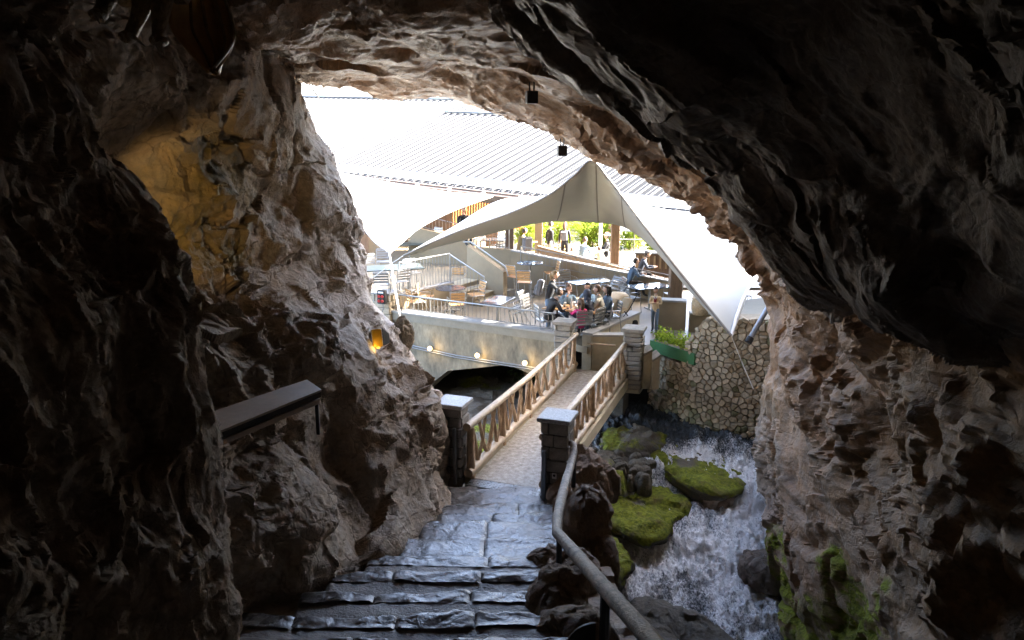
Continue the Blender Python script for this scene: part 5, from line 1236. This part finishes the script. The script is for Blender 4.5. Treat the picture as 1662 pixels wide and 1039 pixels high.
# upper left level
TL = atz(626, 434, Z2 + .74); TL.z = Z2
rect_table('large grey green table on the upper left level below the left sail', TL, 2.2, .95, R(18), 'table_green', legs=2)
for lab, px, py, f in [('silver chair at the far left end of the grey green table', 601, 434, TL), ('silver chair behind the grey green table below the sail point', 622, 425, TL), ('silver chair in front of the grey green table beside the guy rope', 620, 462, TL),
                       ('second silver chair in front of the grey green table, near the railing', 650, 457, TL), ('dark looking silver chair standing alone behind the left railing', 670, 443, Vector((-1, 20, 0))),
                       ('silver chair beside the far small table under the left sail', 684, 392, Vector((-6, 28, 0))), ('silver chair farthest right under the left sail edge', 706, 385, Vector((-6, 28, 0)))]:
    p = atz(px, py, Z2 + .45); p.z = Z2 + .003; chair('metal', lab, p, f)
TS = atz(664, 395, Z2 + .74); TS.z = Z2; rect_table('small far table beneath the lower edge of the left sail', TS, 1.0, .8, R(15), 'table_green')
TM = atz(795, 388, Z2 + .74); TM.z = Z2; rect_table('dark table in the shade behind the sloping stair wall', TM, 1.2, .8, R(10), 'table_dark')
for lab, px, py in [('silver chair in the shade left of the dark far table', 770, 400), ('silver chair in the shade right of the dark far table', 808, 398), ('silver chair nearest the dark brown column', 812, 410)]:
    p = atz(px, py, Z2 + .45); p.z = Z2 + .003; chair('metal', lab, p, TM)
# far floor
TF = atz(956, 404, ZU + .74); TF.z = ZU; rect_table('pale far table where visitors sit before the green leaves', TF, 1.5, .8, R(-5), 'roof_trim')
for lab, px, py, f in [('wooden slat chair beside the thick brown column on the upper floor', 990, 412, TF), ('wooden slat chair with pale back behind the ramp parapet', 918, 405, TF)]:
    p = atz(px, py, ZU + .45); p.z = ZU + .003; chair('wood', lab, p, f)
bc = thing('bar_counter', 'low bar counter with grey top and dark slots on the right of the upper floor', 'counter', atz(1072, 452, ZF + .2), R(-12)); bc.location.z = ZF
bw = 1.9
MB().box((0, 0, 1.13), (bw, .6, .06), b=.01).build('countertop', 'zinc', bc, 0); MB().box((0, .1, .55), (bw - .08, .4, 1.1)).build('body', 'timber_dark', bc, 0)
for k in range(9): MB().box((-bw / 2 + .12 + k * .2, -.13, .80), (.07, .04, .44)).build('slat', 'plaster', bc, 0)
# dining group table and what lies on it
TG = Vector((1.62, 19.95, ZF)); rect_table('crowded wooden dining table at the end of the terrace wall', TG, 1.5, .72, R(-24), 'slat_wood', legs=2)
def ontable(name, label, cat, dx, dy, mb, mat, mats=None):
    o = mb.build(name, mat, None, 40, mats); o.location = TG + Vector((dx, dy, .742)); return tag(o, label, cat)
pzm = MB(); pzm.box((0, 0, .02), (.34, .34, .035), rz=.3, b=.005); pzm.tube([(0, 0, .038), (0, 0, .05)], [.15, .14], 18, mi=1)
ontable('pizza_box', 'open paper box with an orange pizza on the dining table', 'food', .25, .05, pzm, None, ['paper', 'food'])
ontable('food_tray', 'shallow tray of orange food at the left end of the dining table', 'food', -.45, .12, MB().box((0, 0, .015), (.36, .24, .03), rz=.2, b=.006).ball((0, 0, .04), (.13, .08, .03), mi=1), None, ['paper', 'food'])
ontable('bottle', 'slim pale bottle standing on the dining table', 'bottle', -.05, -.08, MB().tube([(0, 0, 0), (0, 0, .15), (0, 0, .19), (0, 0, .24)], [.032, .032, .014, .014], 10), 'paper')
for k, (a, b) in enumerate([(-.2, .15), (.05, .2), (.5, -.1)]):
    ontable('cup', ['paper cup near the left end of the dining table', 'paper cup in the middle of the dining table', 'paper cup at the right end of the dining table'][k], 'cup', a, b, MB().tube([(0, 0, 0), (0, 0, .11)], [.028, .04], 10), 'white_plastic')
# stroller
sp = Vector((2.95, 20.75, ZF)); stv = thing('stroller', 'beige hooded pushchair parked beside the dark haired woman', 'stroller', sp, R(-50))
cn = MB(); NU, NVv = 14, 8
for i in range(NU):
    for j in range(NVv + 1): pass
G = np.zeros((14, 9, 3))
for i in range(14):
    a = R(-10) + R(150) * i / 13
    for j in range(9):
        x = -.26 + .52 * j / 8; r = .38 * (1 + .03 * math.cos(a * 9)) * (1 - .25 * (abs(x) / .26) ** 3); G[i, j] = (x, -.05 - r * math.cos(a), .62 + r * math.sin(a))
hd = grid_mesh('hood', G, 'stroller_cloth', None, 0, stv); hd.modifiers.new('thickness', 'SOLIDIFY').thickness = .015
MB().box((0, .0, .48), (.42, .55, .08), rx=R(12), b=.03).box((0, .22, .62), (.42, .08, .4), rx=R(-25), b=.03).build('seat', 'stroller_cloth', stv)
fm = MB()
for s in (-1, 1): fm.tube([(s * .25, -.42, .1), (s * .25, .15, .55), (s * .25, .55, 1.02)], .014, 7); fm.tube([(s * .25, .38, .1), (s * .25, -.05, .5)], .014, 7)
fm.tube([(-.25, .55, 1.02), (.25, .55, 1.02)], .02, 7); fm.build('frame', 'iron', stv)
for x in (-.27, .27):
    for y in (-.42, .38):
        w_ = MB(); w_.tube([(x - .02, y, .105), (x + .02, y, .105)], .10, 18); w_.build('wheel', 'black', stv)
# sockets on the stone pier at the left end of the terrace
pp = at(617, 480, 21.9)
pier = pillar('squat stone pier at the left end of the terrace under the grey green table', (pp.x - .05, 22.1), 1.0, .6, ZF - .6, 1.28, 'rubble_stone_grey', 'coping', R(-22), 7, .03, .06, 9)
eb = thing('socket_box', 'black electric socket box with red sockets on the stone pier', 'socket box', at(620, 482, 21.55), R(-22))
MB().box((0, 0, 0), (.26, .14, .40), b=.015).build('case', 'black', eb, 0)
for x in (-.055, .055):
    for z in (-.10, .03): MB().tube([(x, -.07, z), (x, -.10, z - .01)], .042, 12).build('socket', 'red_plastic', eb)
MB().box((0, -.073, .14), (.17, .006, .05)).build('cover', 'white_plastic', eb, 0)
MB().tube([(.04, -.03, -.2), (.06, -.05, -.35), (-.02, -.06, -.5), (-.12, -.05, -.58)], .012, 7).build('cable', 'cable', eb)
# ------------------------------------------------------------------ greenery beyond the upper floor
def bush(name, label, c, rx, ry, h, n, size, mat, seed, group=None, stems=8, palm=False):
    r_ = random.Random(seed); t = thing(name, label, 'plant', c, 0, group); st = MB(); lf = MB()
    for k in range(stems):
        a = r_.uniform(0, 6.28); d = r_.uniform(.1, .8); tip = Vector((rx * d * math.cos(a), ry * d * math.sin(a), h * r_.uniform(.7, 1.0)))
        st.tube([(tip.x * .25, tip.y * .25, 0), tip * .5 + Vector((0, 0, h * .12)), tip], [.05, .035, .012], 6)
        m = n // stems
        if palm:
            for q in range(m // 14):
                f = r_.uniform(.45, 1.0); b = tip * f; az = r_.uniform(0, 6.28); L = r_.uniform(.7, 1.3)
                for w in range(14):
                    u = w / 13; p = b + Vector((math.cos(az) * L * u, math.sin(az) * L * u, .35 * L * math.sin(u * 2.6) - .3 * u * u))
                    s = size * (1 - .5 * u) * r_.uniform(.8, 1.2); sd = Vector((-math.sin(az), math.cos(az), 0)); fw = Vector((math.cos(az), math.sin(az), -.4))
                    for sg_ in (-1, 1): lf.add([p, p + (sd * sg_ + fw * .5) * s + Vector((0, 0, -.02)), p + (sd * sg_ * .9 + fw * 1.0) * s * 1.25, p + fw * s * .25], [(0, 1, 2, 3)])
        else:
            cl = [(tip * r_.uniform(.35, 1.0) + Vector((r_.gauss(0, rx * .22), r_.gauss(0, ry * .22), r_.gauss(0, h * .08)))) for _ in range(7)]
            leaves(m, lambda: (lambda q: (q.x + r_.gauss(0, .17), q.y + r_.gauss(0, .17), q.z + r_.gauss(0, .14)))(r_.choice(cl)), size, r_, lf)
    st.build('stem', 'branch', t); lf.build('foliage', mat, t, 0); return t
slab('garden', [(-6, 35.2), (16, 35.2), (20, 60), (-10, 60)], -1.2, -.3, 'riverbed_green' if 'riverbed_green' in M else 'leaf_dark', kind='structure')
bl = [('feathery lime green bush left of the two standing visitors', 850, 36.2, 1.2, .9, 2.6, 'leaf_lime', True), ('sunlit lime green fronds behind the woman with the backpack', 915, 36.6, 1.2, 1.0, 2.8, 'leaf_lime', True),
      ('bright yellow green fronds behind the far table', 950, 37.2, 1.2, 1.0, 2.9, 'leaf_lime', True), ('green leafy bush right of the white post', 985, 36.4, .9, .8, 2.6, 'leaf', False),
      ('darker leafy tree beyond the far railing', 1032, 38.0, 1.5, 1.1, 3.0, 'leaf', False), ('green tree crown at the right end of the far railing', 1066, 36.6, 1.1, .9, 2.7, 'leaf', False), ('deep green bush behind the pale slim column', 880, 38.5, 1.5, 1.0, 3.0, 'leaf', False),
      ('shaded bush far behind the yellow fronds', 960, 41.0, 2.2, 1.0, 3.4, 'leaf_dark', False), ('dark green shrub far behind the right tree', 1060, 42.0, 2.6, 1.0, 3.4, 'leaf_dark', False)]
for k, (lab, px, Y, rx, ry, h, mt_, pm_) in enumerate(bl):
    c = at(px, 400, Y); bush('garden_bush', lab, (c.x, Y, -.4), rx, ry, h, 3000 if not pm_ else 2600, .085 if not pm_ else .12, mt_, 60 + k, 'plants beyond the upper floor', 9, pm_)
ut = thing('parasol', 'white outdoor parasol seen beyond the far railing', 'parasol', at(1030, 372, 36.0)); us = ut.location
MB().tube([(0, 0, .0), (0, 0, .05), (0, 0, .36)], [1.15, 1.12, .04], 8).build('canopy', 'roof_trim', ut, 0); MB().tube([(0, 0, -2.0), (0, 0, .36)], .03, 8).build('pole', 'rail_metal', ut)
# fern in the dark arch
c = onwall(790, 640) - WN * 3.0; bush('fern', 'dark fern clump hanging in the black arch of the terrace wall', (c.x - .3, c.y, -1.9), .7, .5, 1.2, 500, .07, 'leaf_dark', 90, None, 6)
# ------------------------------------------------------------------ people
CL = {}
def cloth(name, col, r=.85):
    if name not in CL: CL[name] = pbr('cloth_' + name, col, r, var=.14, scale=9, bump=.15, bscale=40)
    return 'cloth_' + name
pbr('skin_fair', (0.56, 0.36, 0.26), .5, var=.06, scale=8, bump=0); pbr('skin_tan', (0.40, 0.23, 0.15), .5, var=.06, scale=8, bump=0)
pbr('hair_dark', (0.018, 0.013, 0.010), .45, var=.3, scale=30, bump=.3); pbr('hair_brown', (0.10, 0.055, 0.03), .5, var=.3, scale=30, bump=.3); pbr('hair_blond', (0.36, 0.24, 0.12), .5, var=.3, scale=30, bump=.3)
pbr('eye_white', (.7, .7, .68), .3, var=.02, bump=0)
for n_, c_ in [('denim', (.26, .38, .47)), ('denim_dark', (.09, .14, .21)), ('black', (.018, .018, .02)), ('navy', (.04, .05, .075)), ('pink', (.62, .03, .16)), ('beige', (.50, .46, .38)), ('tan', (.58, .42, .24)), ('grey', (.16, .16, .17)),
               ('olive', (.13, .11, .06)), ('white', (.62, .61, .58)), ('brown', (.16, .10, .06)), ('wine', (.20, .015, .02)), ('jeans', (.14, .19, .26)), ('blue', (.20, .30, .42)), ('shoe', (.03, .028, .026)), ('cream', (.60, .54, .43))]: cloth(n_, c_)
def person(label, p, face, H, pose='stand', top='black', legs='jeans', hair='short', hairc='hair_dark', skin='skin_fair', lean=0.0, turn=0.0, arms=('down', 'down'), child=False, extra=None, stride=0.0, name='person'):
    k = H / 1.72; hs = 1.0 if not child else 1.16
    V = {}; sit = pose == 'sit'
    pz = .52 if sit else .93
    tl = math.sin(lean); tc = math.cos(lean)
    sp = lambda d, x=0.0, y=0.0: Vector((x, y - tl * d, pz + tc * d))
    V['pel'] = sp(0); V['waist'] = sp(.14); V['chest'] = sp(.34); V['neck'] = sp(.53); V['nk2'] = sp(.60, 0, -.01)
    rad = {'pel': (.135, .105), 'waist': (.125, .095), 'chest': (.15, .108), 'neck': (.062, .06), 'nk2': (.054, .054)}
    E = [('pel', 'waist', 1), ('waist', 'chest', 1), ('chest', 'neck', 1), ('neck', 'nk2', 0)]
    for s, a in ((-1, 'l'), (1, 'r')):
        f = stride * s
        V['hip' + a] = Vector((s * .085, -.02 if sit else 0, pz - .03)); rad['hip' + a] = (.10, .10)
        if sit: V['kne' + a] = Vector((s * .12, -.43, .50)); V['ank' + a] = Vector((s * .12, -.40 + .1 * s, .09)); V['toe' + a] = V['ank' + a] + Vector((0, -.15, -.05))
        else: V['kne' + a] = Vector((s * .095, -.03 - f * .6, .49)); V['ank' + a] = Vector((s * .09, .02 - f, .085)); V['toe' + a] = V['ank' + a] + Vector((s * .02, -.16, -.05))
        rad['kne' + a] = (.068, .068); rad['ank' + a] = (.048, .048); rad['toe' + a] = (.038, .03)
        E += [('pel', 'hip' + a, 2), ('hip' + a, 'kne' + a, 2), ('kne' + a, 'ank' + a, 2), ('ank' + a, 'toe' + a, 3)]
        V['sho' + a] = sp(.47, s * .165); rad['sho' + a] = (.072, .068)
        arm = arms[0] if s < 0 else arms[1]; S = V['sho' + a]
        if arm == 'down': el = S + Vector((s * .06, .03, -.28)); wr = el + Vector((-s * .01, -.08, -.25))
        elif arm == 'table': el = S + Vector((s * .07, -.12, -.24)); wr = el + Vector((-s * .12, -.22, .03))
        elif arm == 'chin': el = S + Vector((s * .06, -.18, -.20)); wr = el + Vector((-s * .12, -.06, .24))
        elif arm == 'fold': el = S + Vector((s * .06, -.02, -.27)); wr = el + Vector((-s * .19, -.17, .05))
        elif arm == 'reach': el = S + Vector((s * .04, -.20, -.16)); wr = el + Vector((-s * .03, -.25, -.02))
        V['elb' + a] = el; V['wri' + a] = wr; rad['elb' + a] = (.050, .050); rad['wri' + a] = (.036, .034)
        V['hnd' + a] = wr + (wr - el).normalized() * .06; rad['hnd' + a] = (.034, .02)
        E += [('chest', 'sho' + a, 1), ('sho' + a, 'elb' + a, 1), ('elb' + a, 'wri' + a, 1), ('wri' + a, 'hnd' + a, 0)]
    names = list(V); bm = bmesh.new(); lay = bm.verts.layers.skin.verify(); bv = {}
    for n in names:
        v = bm.verts.new(V[n] * k); v[lay].radius = (rad[n][0] * k, rad[n][1] * k); v[lay].use_root = n == 'pel'; bv[n] = v
    for a, b, _ in E: bm.edges.new((bv[a], bv[b]))
    me = bpy.data.meshes.new('person_skeleton'); bm.to_mesh(me); bm.free()
    tmp = bpy.data.objects.new('person_tmp', me); COL.objects.link(tmp); sk = tmp.modifiers.new('skin', 'SKIN'); sk.use_smooth_shade = True; ss = tmp.modifiers.new('sub', 'SUBSURF'); ss.levels = 1; ss.render_levels = 1
    dg_ = bpy.context.evaluated_depsgraph_get(); ev = tmp.evaluated_get(dg_); m2 = ev.to_mesh()
    vs = [v.co.copy() for v in m2.vertices]; fs = [tuple(q.vertices) for q in m2.polygons]; ev.to_mesh_clear()
    bpy.data.objects.remove(tmp); bpy.data.meshes.remove(me)
    A = np.array([V[a][:] for a, b, _ in E]) * k; B = np.array([V[b][:] for a, b, _ in E]) * k; reg = [r for _, _, r in E]
    rA = np.array([rad[a][0] for a, b, _ in E]) * k; rB = np.array([rad[b][0] for a, b, _ in E]) * k
    out = MB()
    ctr = np.array([[sum(vs[i][c] for i in f) / len(f) for c in range(3)] for f in fs])
    AB = B - A; L2 = (AB ** 2).sum(1)
    tt = np.clip(((ctr[:, None] - A[None]) * AB[None]).sum(2) / L2[None], 0, 1); dd = np.linalg.norm(ctr[:, None] - (A[None] + tt[..., None] * AB[None]), axis=2) - (rA + (rB - rA) * tt)
    idx = dd.argmin(1)
    out.v = [tuple(v) for v in vs]; out.f = fs; out.m = [reg[i] for i in idx]
    # head with face
    hc = (V['nk2'] + Vector((0, -tl * .10 - .015, .115))) * k; TR = Matrix.Rotation(turn, 3, 'Z') @ Matrix.Rotation(-lean * .4, 3, 'X'); hs *= k
    n, m = 18, 14; base = len(out.v)
    for j in range(m + 1):
        th = math.pi * j / m
        for i in range(n):
            ph = 2 * math.pi * i / n; x = .074 * math.sin(th) * math.cos(ph); y = .093 * math.sin(th) * math.sin(ph); z = .112 * math.cos(th)
            low = max(0, -z / .112); x *= 1 - .32 * low; y = y * (1 - .15 * low) - .012 * low
            if y < 0 and abs(x) < .02 and -.045 < z < .015: y -= .014
            out.v.append(tuple(hc + TR @ (Vector((x, y, z)) * hs)))
    for j in range(m):
        for i in range(n): out.f.append((base + j * n + i, base + (j + 1) * n + i, base + (j + 1) * n + (i + 1) % n, base + j * n + (i + 1) % n)); out.m.append(0)
    loc = lambda x, y, z: hc + TR @ (Vector((x, y, z)) * hs)
    for s in (-1, 1):
        out.ball(loc(s * .030, -.083, .004), .0105 * hs, 8, 6, mi=4); out.ball(loc(s * .030, -.091, .004), .0065 * hs, 6, 5, mi=5)
        out.box(loc(s * .031, -.088, .022), (.028 * hs, .008 * hs, .006 * hs), mi=5); out.ball(loc(s * .074, .005, -.008), (.010 * hs, .018 * hs, .03 * hs), 8, 6, mi=0)
    out.tube([loc(0, -.090, .006), loc(0, -.108, -.022), loc(0, -.094, -.030)], [.007 * hs, .013 * hs, .010 * hs], 7, mi=0)
    out.box(loc(0, -.083, -.052), (.042 * hs, .008 * hs, .008 * hs), mi=6)
    # hands: palm is the skin mesh, five fingers each
    for s, a in ((-1, 'l'), (1, 'r')):
        h = V['hnd' + a] * k; d = (V['hnd' + a] - V['wri' + a]).normalized(); sd = d.orthogonal().normalized() if abs(d.z) > .9 else d.cross(Vector((0, 0, 1))).normalized(); cu = d.cross(sd)
        for q in range(4):
            b = h + sd * (q - 1.5) * .017 * k; L = (.062, .072, .068, .054)[q] * k
            out.tube([b, b + d * L * .55 + cu * .004, b + d * L * .95 - cu * (.02 * k)], [.0085 * k, .008 * k, .0055 * k], 6, mi=0)
        b = V['wri' + a] * k + d * .025 * k; out.tube([b + sd * .022 * k * -s, b + sd * .045 * k * -s + d * .03 * k, b + sd * .045 * k * -s + d * .055 * k], [.010 * k, .009 * k, .006 * k], 6, mi=0)
    d = Vector(face) - Vector(p); rz = math.atan2(d.y, d.x) + math.pi / 2
    o = out.build(name, None, None, 0, [skin, 'cloth_' + top, 'cloth_' + legs, 'cloth_shoe', 'eye_white', 'hair_dark', 'cloth_wine'])
    o.data.polygons.foreach_set('use_smooth', [True] * len(o.data.polygons)); o.location = p; o.rotation_euler = (0, 0, rz); tag(o, label, 'person')
    # hair
    hb = MB(); hr_ = 1.10
    if hair != 'hood':
        n, m = 20, 12
        for j in range(m + 1):
            th = math.pi * j / m
            for i in range(n):
                ph = 2 * math.pi * i / n; D = Vector((.078 * math.sin(th) * math.cos(ph), .098 * math.sin(th) * math.sin(ph) + .004, .118 * math.cos(th) + .004)) * 1.05
                front = D.y < 0.02; lim = .045 if front else (-.055 if hair != 'short' else -.03)
                if D.z < lim: D = Vector((D.x * .86, D.y * .86 if front else D.y * .88, D.z))
                hb.v.append(tuple(loc(*D)))
        for j in range(m):
            for i in range(n): hb.f.append((j * n + i, (j + 1) * n + i, (j + 1) * n + (i + 1) % n, j * n + (i + 1) % n)); hb.m.append(0)
        keep = []
        for f in hb.f:
            z = sum((TR.inverted() @ (Vector(hb.v[i]) - hc)).z for i in f) / 4 / hs; y = sum((TR.inverted() @ (Vector(hb.v[i]) - hc)).y for i in f) / 4 / hs
            if z > (.048 if y < .0 else -.06): keep.append(f)
        hb.f = keep; hb.m = [0] * len(keep)
        if hair == 'long': hb.tube([loc(0, .055, .06), loc(0, .085, -.05), loc(0, .08, -.17), loc(0, .07, -.27)], [.07 * hs, .082 * hs, .07 * hs, .03 * hs], 12, sq=.62); 
        if hair == 'long':
            for s in (-1, 1): hb.tube([loc(s * .06, 0, .05), loc(s * .078, .01, -.05), loc(s * .07, .02, -.18)], [.025 * hs, .03 * hs, .015 * hs], 8)
        if hair == 'tail': hb.tube([loc(0, .09, .05), loc(0, .135, .01), loc(0, .12, -.14), loc(.01, .10, -.22)], [.03 * hs, .036 * hs, .032 * hs, .01 * hs], 9)
        if hair == 'bun': hb.ball(loc(0, .07, .115), .045 * hs, 10, 8)
        hb.build('hair', hairc, o, 60)
    else:
        hb.ball(hc + TR @ Vector((0, .02, .01)) * hs, (.115 * hs, .12 * hs, .145 * hs), 16, 12); hb.tube([loc(0, .03, -.06), loc(0, .05, -.15)], [.10 * hs, .12 * hs], 12); hb.build('hood', 'cloth_' + top, o, 60)
    if extra == 'cap':
        cp = MB(); cp.ball(loc(0, 0, .055), (.088 * hs, .105 * hs, .075 * hs), 14, 8); cp.extrude([loc(.06 * math.cos(a), -.09 + .09 * math.sin(a), .06) for a in np.linspace(math.pi, 2 * math.pi, 9)], (0, 0, .01)); cp.build('cap', 'cloth_grey', o, 40)
    if extra == 'hat':
        cp = MB(); cp.tube([loc(0, 0, .06), loc(0, 0, .065)], [.16 * hs, .155 * hs], 18); cp.tube([loc(0, 0, .06), loc(0, 0, .14), loc(0, 0, .16)], [.092 * hs, .085 * hs, .05 * hs], 14); cp.build('hat', 'cloth_tan', o, 40)
    if extra == 'vest':       # open jacket showing a wine red vest and pale collar
        ch = V['chest'] * k; fy = -.108 * k
        MB().extrude([ch + Vector((-.06 * k, fy - .012, .12 * k)), ch + Vector((.06 * k, fy - .012, .12 * k)), ch + Vector((.05 * k, fy - .018, -.06 * k)), ch + Vector((0, fy - .02, -.12 * k)), ch + Vector((-.05 * k, fy - .018, -.06 * k))], (0, .02, 0)).build('vest', 'cloth_wine', o, 40)
        cb = MB()
        for s in (-1, 1): cb.extrude([ch + Vector((s * .005, fy - .028, .04 * k)), ch + Vector((s * .075 * k, fy - .01, .15 * k)), ch + Vector((s * .03 * k, fy - .01, .17 * k))], (0, .012, 0))
        cb.build('collar', 'cloth_white', o, 0)
    return o
def P3(px, py, z, dz): q = atz(px, py, z + dz); q.z = z + .003; return q
TGp = TG
def seat(label, pos):                                # a plain chair under each seated guest
    return pos
guests = [
 ('woman in a blue denim jacket resting her chin on her hand at the dining table', (1.50, 20.55), dict(H=1.66, top='denim', legs='jeans', hair='bun', hairc='hair_brown', arms=('chin', 'table'), lean=.22, turn=.3)),
 ('woman in a pale denim jacket seated at the far side of the dining table', (2.12, 20.62), dict(H=1.68, top='denim', legs='denim_dark', hair='tail', hairc='hair_dark', arms=('table', 'chin'), lean=.15, turn=-.25)),
 ('woman with long black hair in dark denim at the right end of the dining table', (2.62, 20.15), dict(H=1.68, top='denim_dark', legs='black', hair='long', hairc='hair_dark', arms=('table', 'table'), lean=.12)),
 ('man in a beige shirt with cropped hair seen from behind at the dining table', (2.36, 19.78), dict(H=1.76, top='beige', legs='jeans', hair='short', hairc='hair_brown', arms=('table', 'table'), lean=.15)),
 ('person in a dark navy hooded top seated with back turned beside the pink girl', (2.08, 19.52), dict(H=1.64, top='navy', legs='black', hair='hood', arms=('table', 'table'), lean=.25)),
 ('girl in a bright pink top with brown hair seated behind the far left pillar', (1.78, 19.30), dict(H=1.40, top='pink', legs='denim_dark', hair='long', hairc='hair_brown', child=True, arms=('table', 'reach'), lean=.1, turn=.5)),
 ('man in a black coat hunched over the left end of the dining table', (.90, 19.75), dict(H=1.74, top='black', legs='black', hair='short', hairc='hair_dark', arms=('table', 'table'), lean=.5)),
]
for lab, (x, y), kw in guests:
    person(lab, Vector((x, y, ZF + .003)), TG, pose='sit', **kw)
    d = (TG - Vector((x, y, ZF))).normalized(); q = Vector((x, y, ZF + .003)) - d * .02; q.z = ZF + .003
    chair('metal', 'silver chair under the ' + {'den': 'seated guest'}.get('', lab.split(' at the')[0].split(' seated')[0].split(' hunched')[0].split(' resting')[0].split(' seen')[0]), q, TG)
person('woman in a dark jacket with fair tied hair standing at the dining table', Vector((.98, 20.25, ZF + .003)), Vector((2.2, 20.0, 0)), 1.66, 'stand', 'black', 'jeans', 'tail', 'hair_blond', lean=.22, arms=('reach', 'fold'))
bk = MB(); bk.box((0, 0, 0), (.16, .30, .42), b=.06).box((-.09, 0, -.06), (.06, .24, .22), b=.025); o = bk.build('backpack', 'cloth_grey'); o.location = (.74, 20.27, ZF + 1.22); o.rotation_euler = (0, R(12), R(-12)); tag(o, 'dark backpack on the back of the woman standing at the dining table', 'backpack')
pb0 = P3(1062, 539, ZF, 0); person('boy in a tan jacket and wine red vest walking with folded hands', pb0, pb0 + Vector((-.35, -1, 0)), 1.20, 'stand', 'tan', 'jeans', 'short', 'hair_dark', 'skin_tan', arms=('fold', 'fold'), child=True, extra='vest', stride=.12, turn=-.5)
def up(label, px, head_row, H, face, **kw):
    sit = kw.get('pose') == 'sit'; hh = (H * (.76 if sit else 1.0)); q = atz(px, head_row, ZU + hh); q.z = ZU + .003
    return person(label, q, q + Vector(face), H, **kw), q
up('man in an olive jacket leaning on the ramp beside the dark column', 843, 371, 1.76, (.6, .5, 0), top='olive', legs='black', hair='short', hairc='hair_dark', lean=.35, arms=('reach', 'reach'))
o, q = COL.objects[-1], None
bp2 = MB(); bp2.box((0, 0, 0), (.34, .24, .50), b=.08); o2 = bp2.build('backpack', 'cloth_grey'); bq_ = at(856, 396, 27.0); o2.location = bq_; o2.rotation_euler = (0, 0, R(20)); tag(o2, 'big grey backpack behind the man in the olive jacket', 'backpack')
up('man in a dark jacket and white trousers standing before the green leaves', 893, 361, 1.78, (.8, .4, 0), top='black', legs='white', hair='short', hairc='hair_dark')
w_, q = up('woman in black with loose brown hair carrying a small backpack', 917, 362, 1.68, (.2, 1, 0), top='black', legs='black', hair='long', hairc='hair_brown')
b3 = MB(); b3.box((0, 0, 0), (.28, .16, .38), b=.06); o3 = b3.build('backpack', 'cloth_grey'); o3.location = q + Vector((-.05, -.24, 1.18)); tag(o3, 'grey backpack worn by the woman in black', 'backpack')
up('small child with dark hair sitting left of the standing visitors', 882, 388, 1.15, (.3, -1, 0), pose='sit', top='brown', legs='jeans', hair='short', child=True, arms=('table', 'table'))
up('person in a blue shirt bending over the far pale table', 944, 386, 1.70, (.5, .6, 0), pose='sit', top='blue', legs='jeans', hair='short', hairc='hair_brown', lean=.35, arms=('table', 'reach'))
up('visitor in a straw hat and black top at the right of the far table', 986, 381, 1.70, (-1, .1, 0), pose='sit', top='black', legs='black', hair='short', extra='hat', arms=('table', 'table'))
up('child in a cream top seen from behind at the far table', 973, 402, 1.25, (0, 1, 0), pose='sit', top='cream', legs='jeans', hair='short', hairc='hair_brown', child=True, arms=('table', 'table'))
up('small boy in white leaning beside the wooden chair on the upper floor', 928, 403, 1.10, (.4, .6, 0), pose='sit', top='white', legs='tan', hair='short', hairc='hair_brown', child=True, arms=('table', 'table'))
up('man in a grey cap and dark jacket leaning on the bar counter', 1037, 406, 1.74, (1, -.1, 0), top='navy', legs='black', hair='short', extra='cap', lean=.4, arms=('table', 'table'), pose='sit')
up('person in dark blue seated in front of the man in the grey cap', 1022, 420, 1.66, (1, .2, 0), top='denim_dark', legs='black', hair='short', lean=.3, arms=('table', 'table'), pose='sit')
sq_ = atz(752, 338, 1.9 + 1.3); sq_.z = 1.9 + .003; person('dark silhouette of a man seated under the roof between the sails', sq_, sq_ + Vector((.5, -1, 0)), 1.76, 'sit', 'black', 'black', 'short', 'hair_dark', 'skin_tan', arms=('table', 'table'))
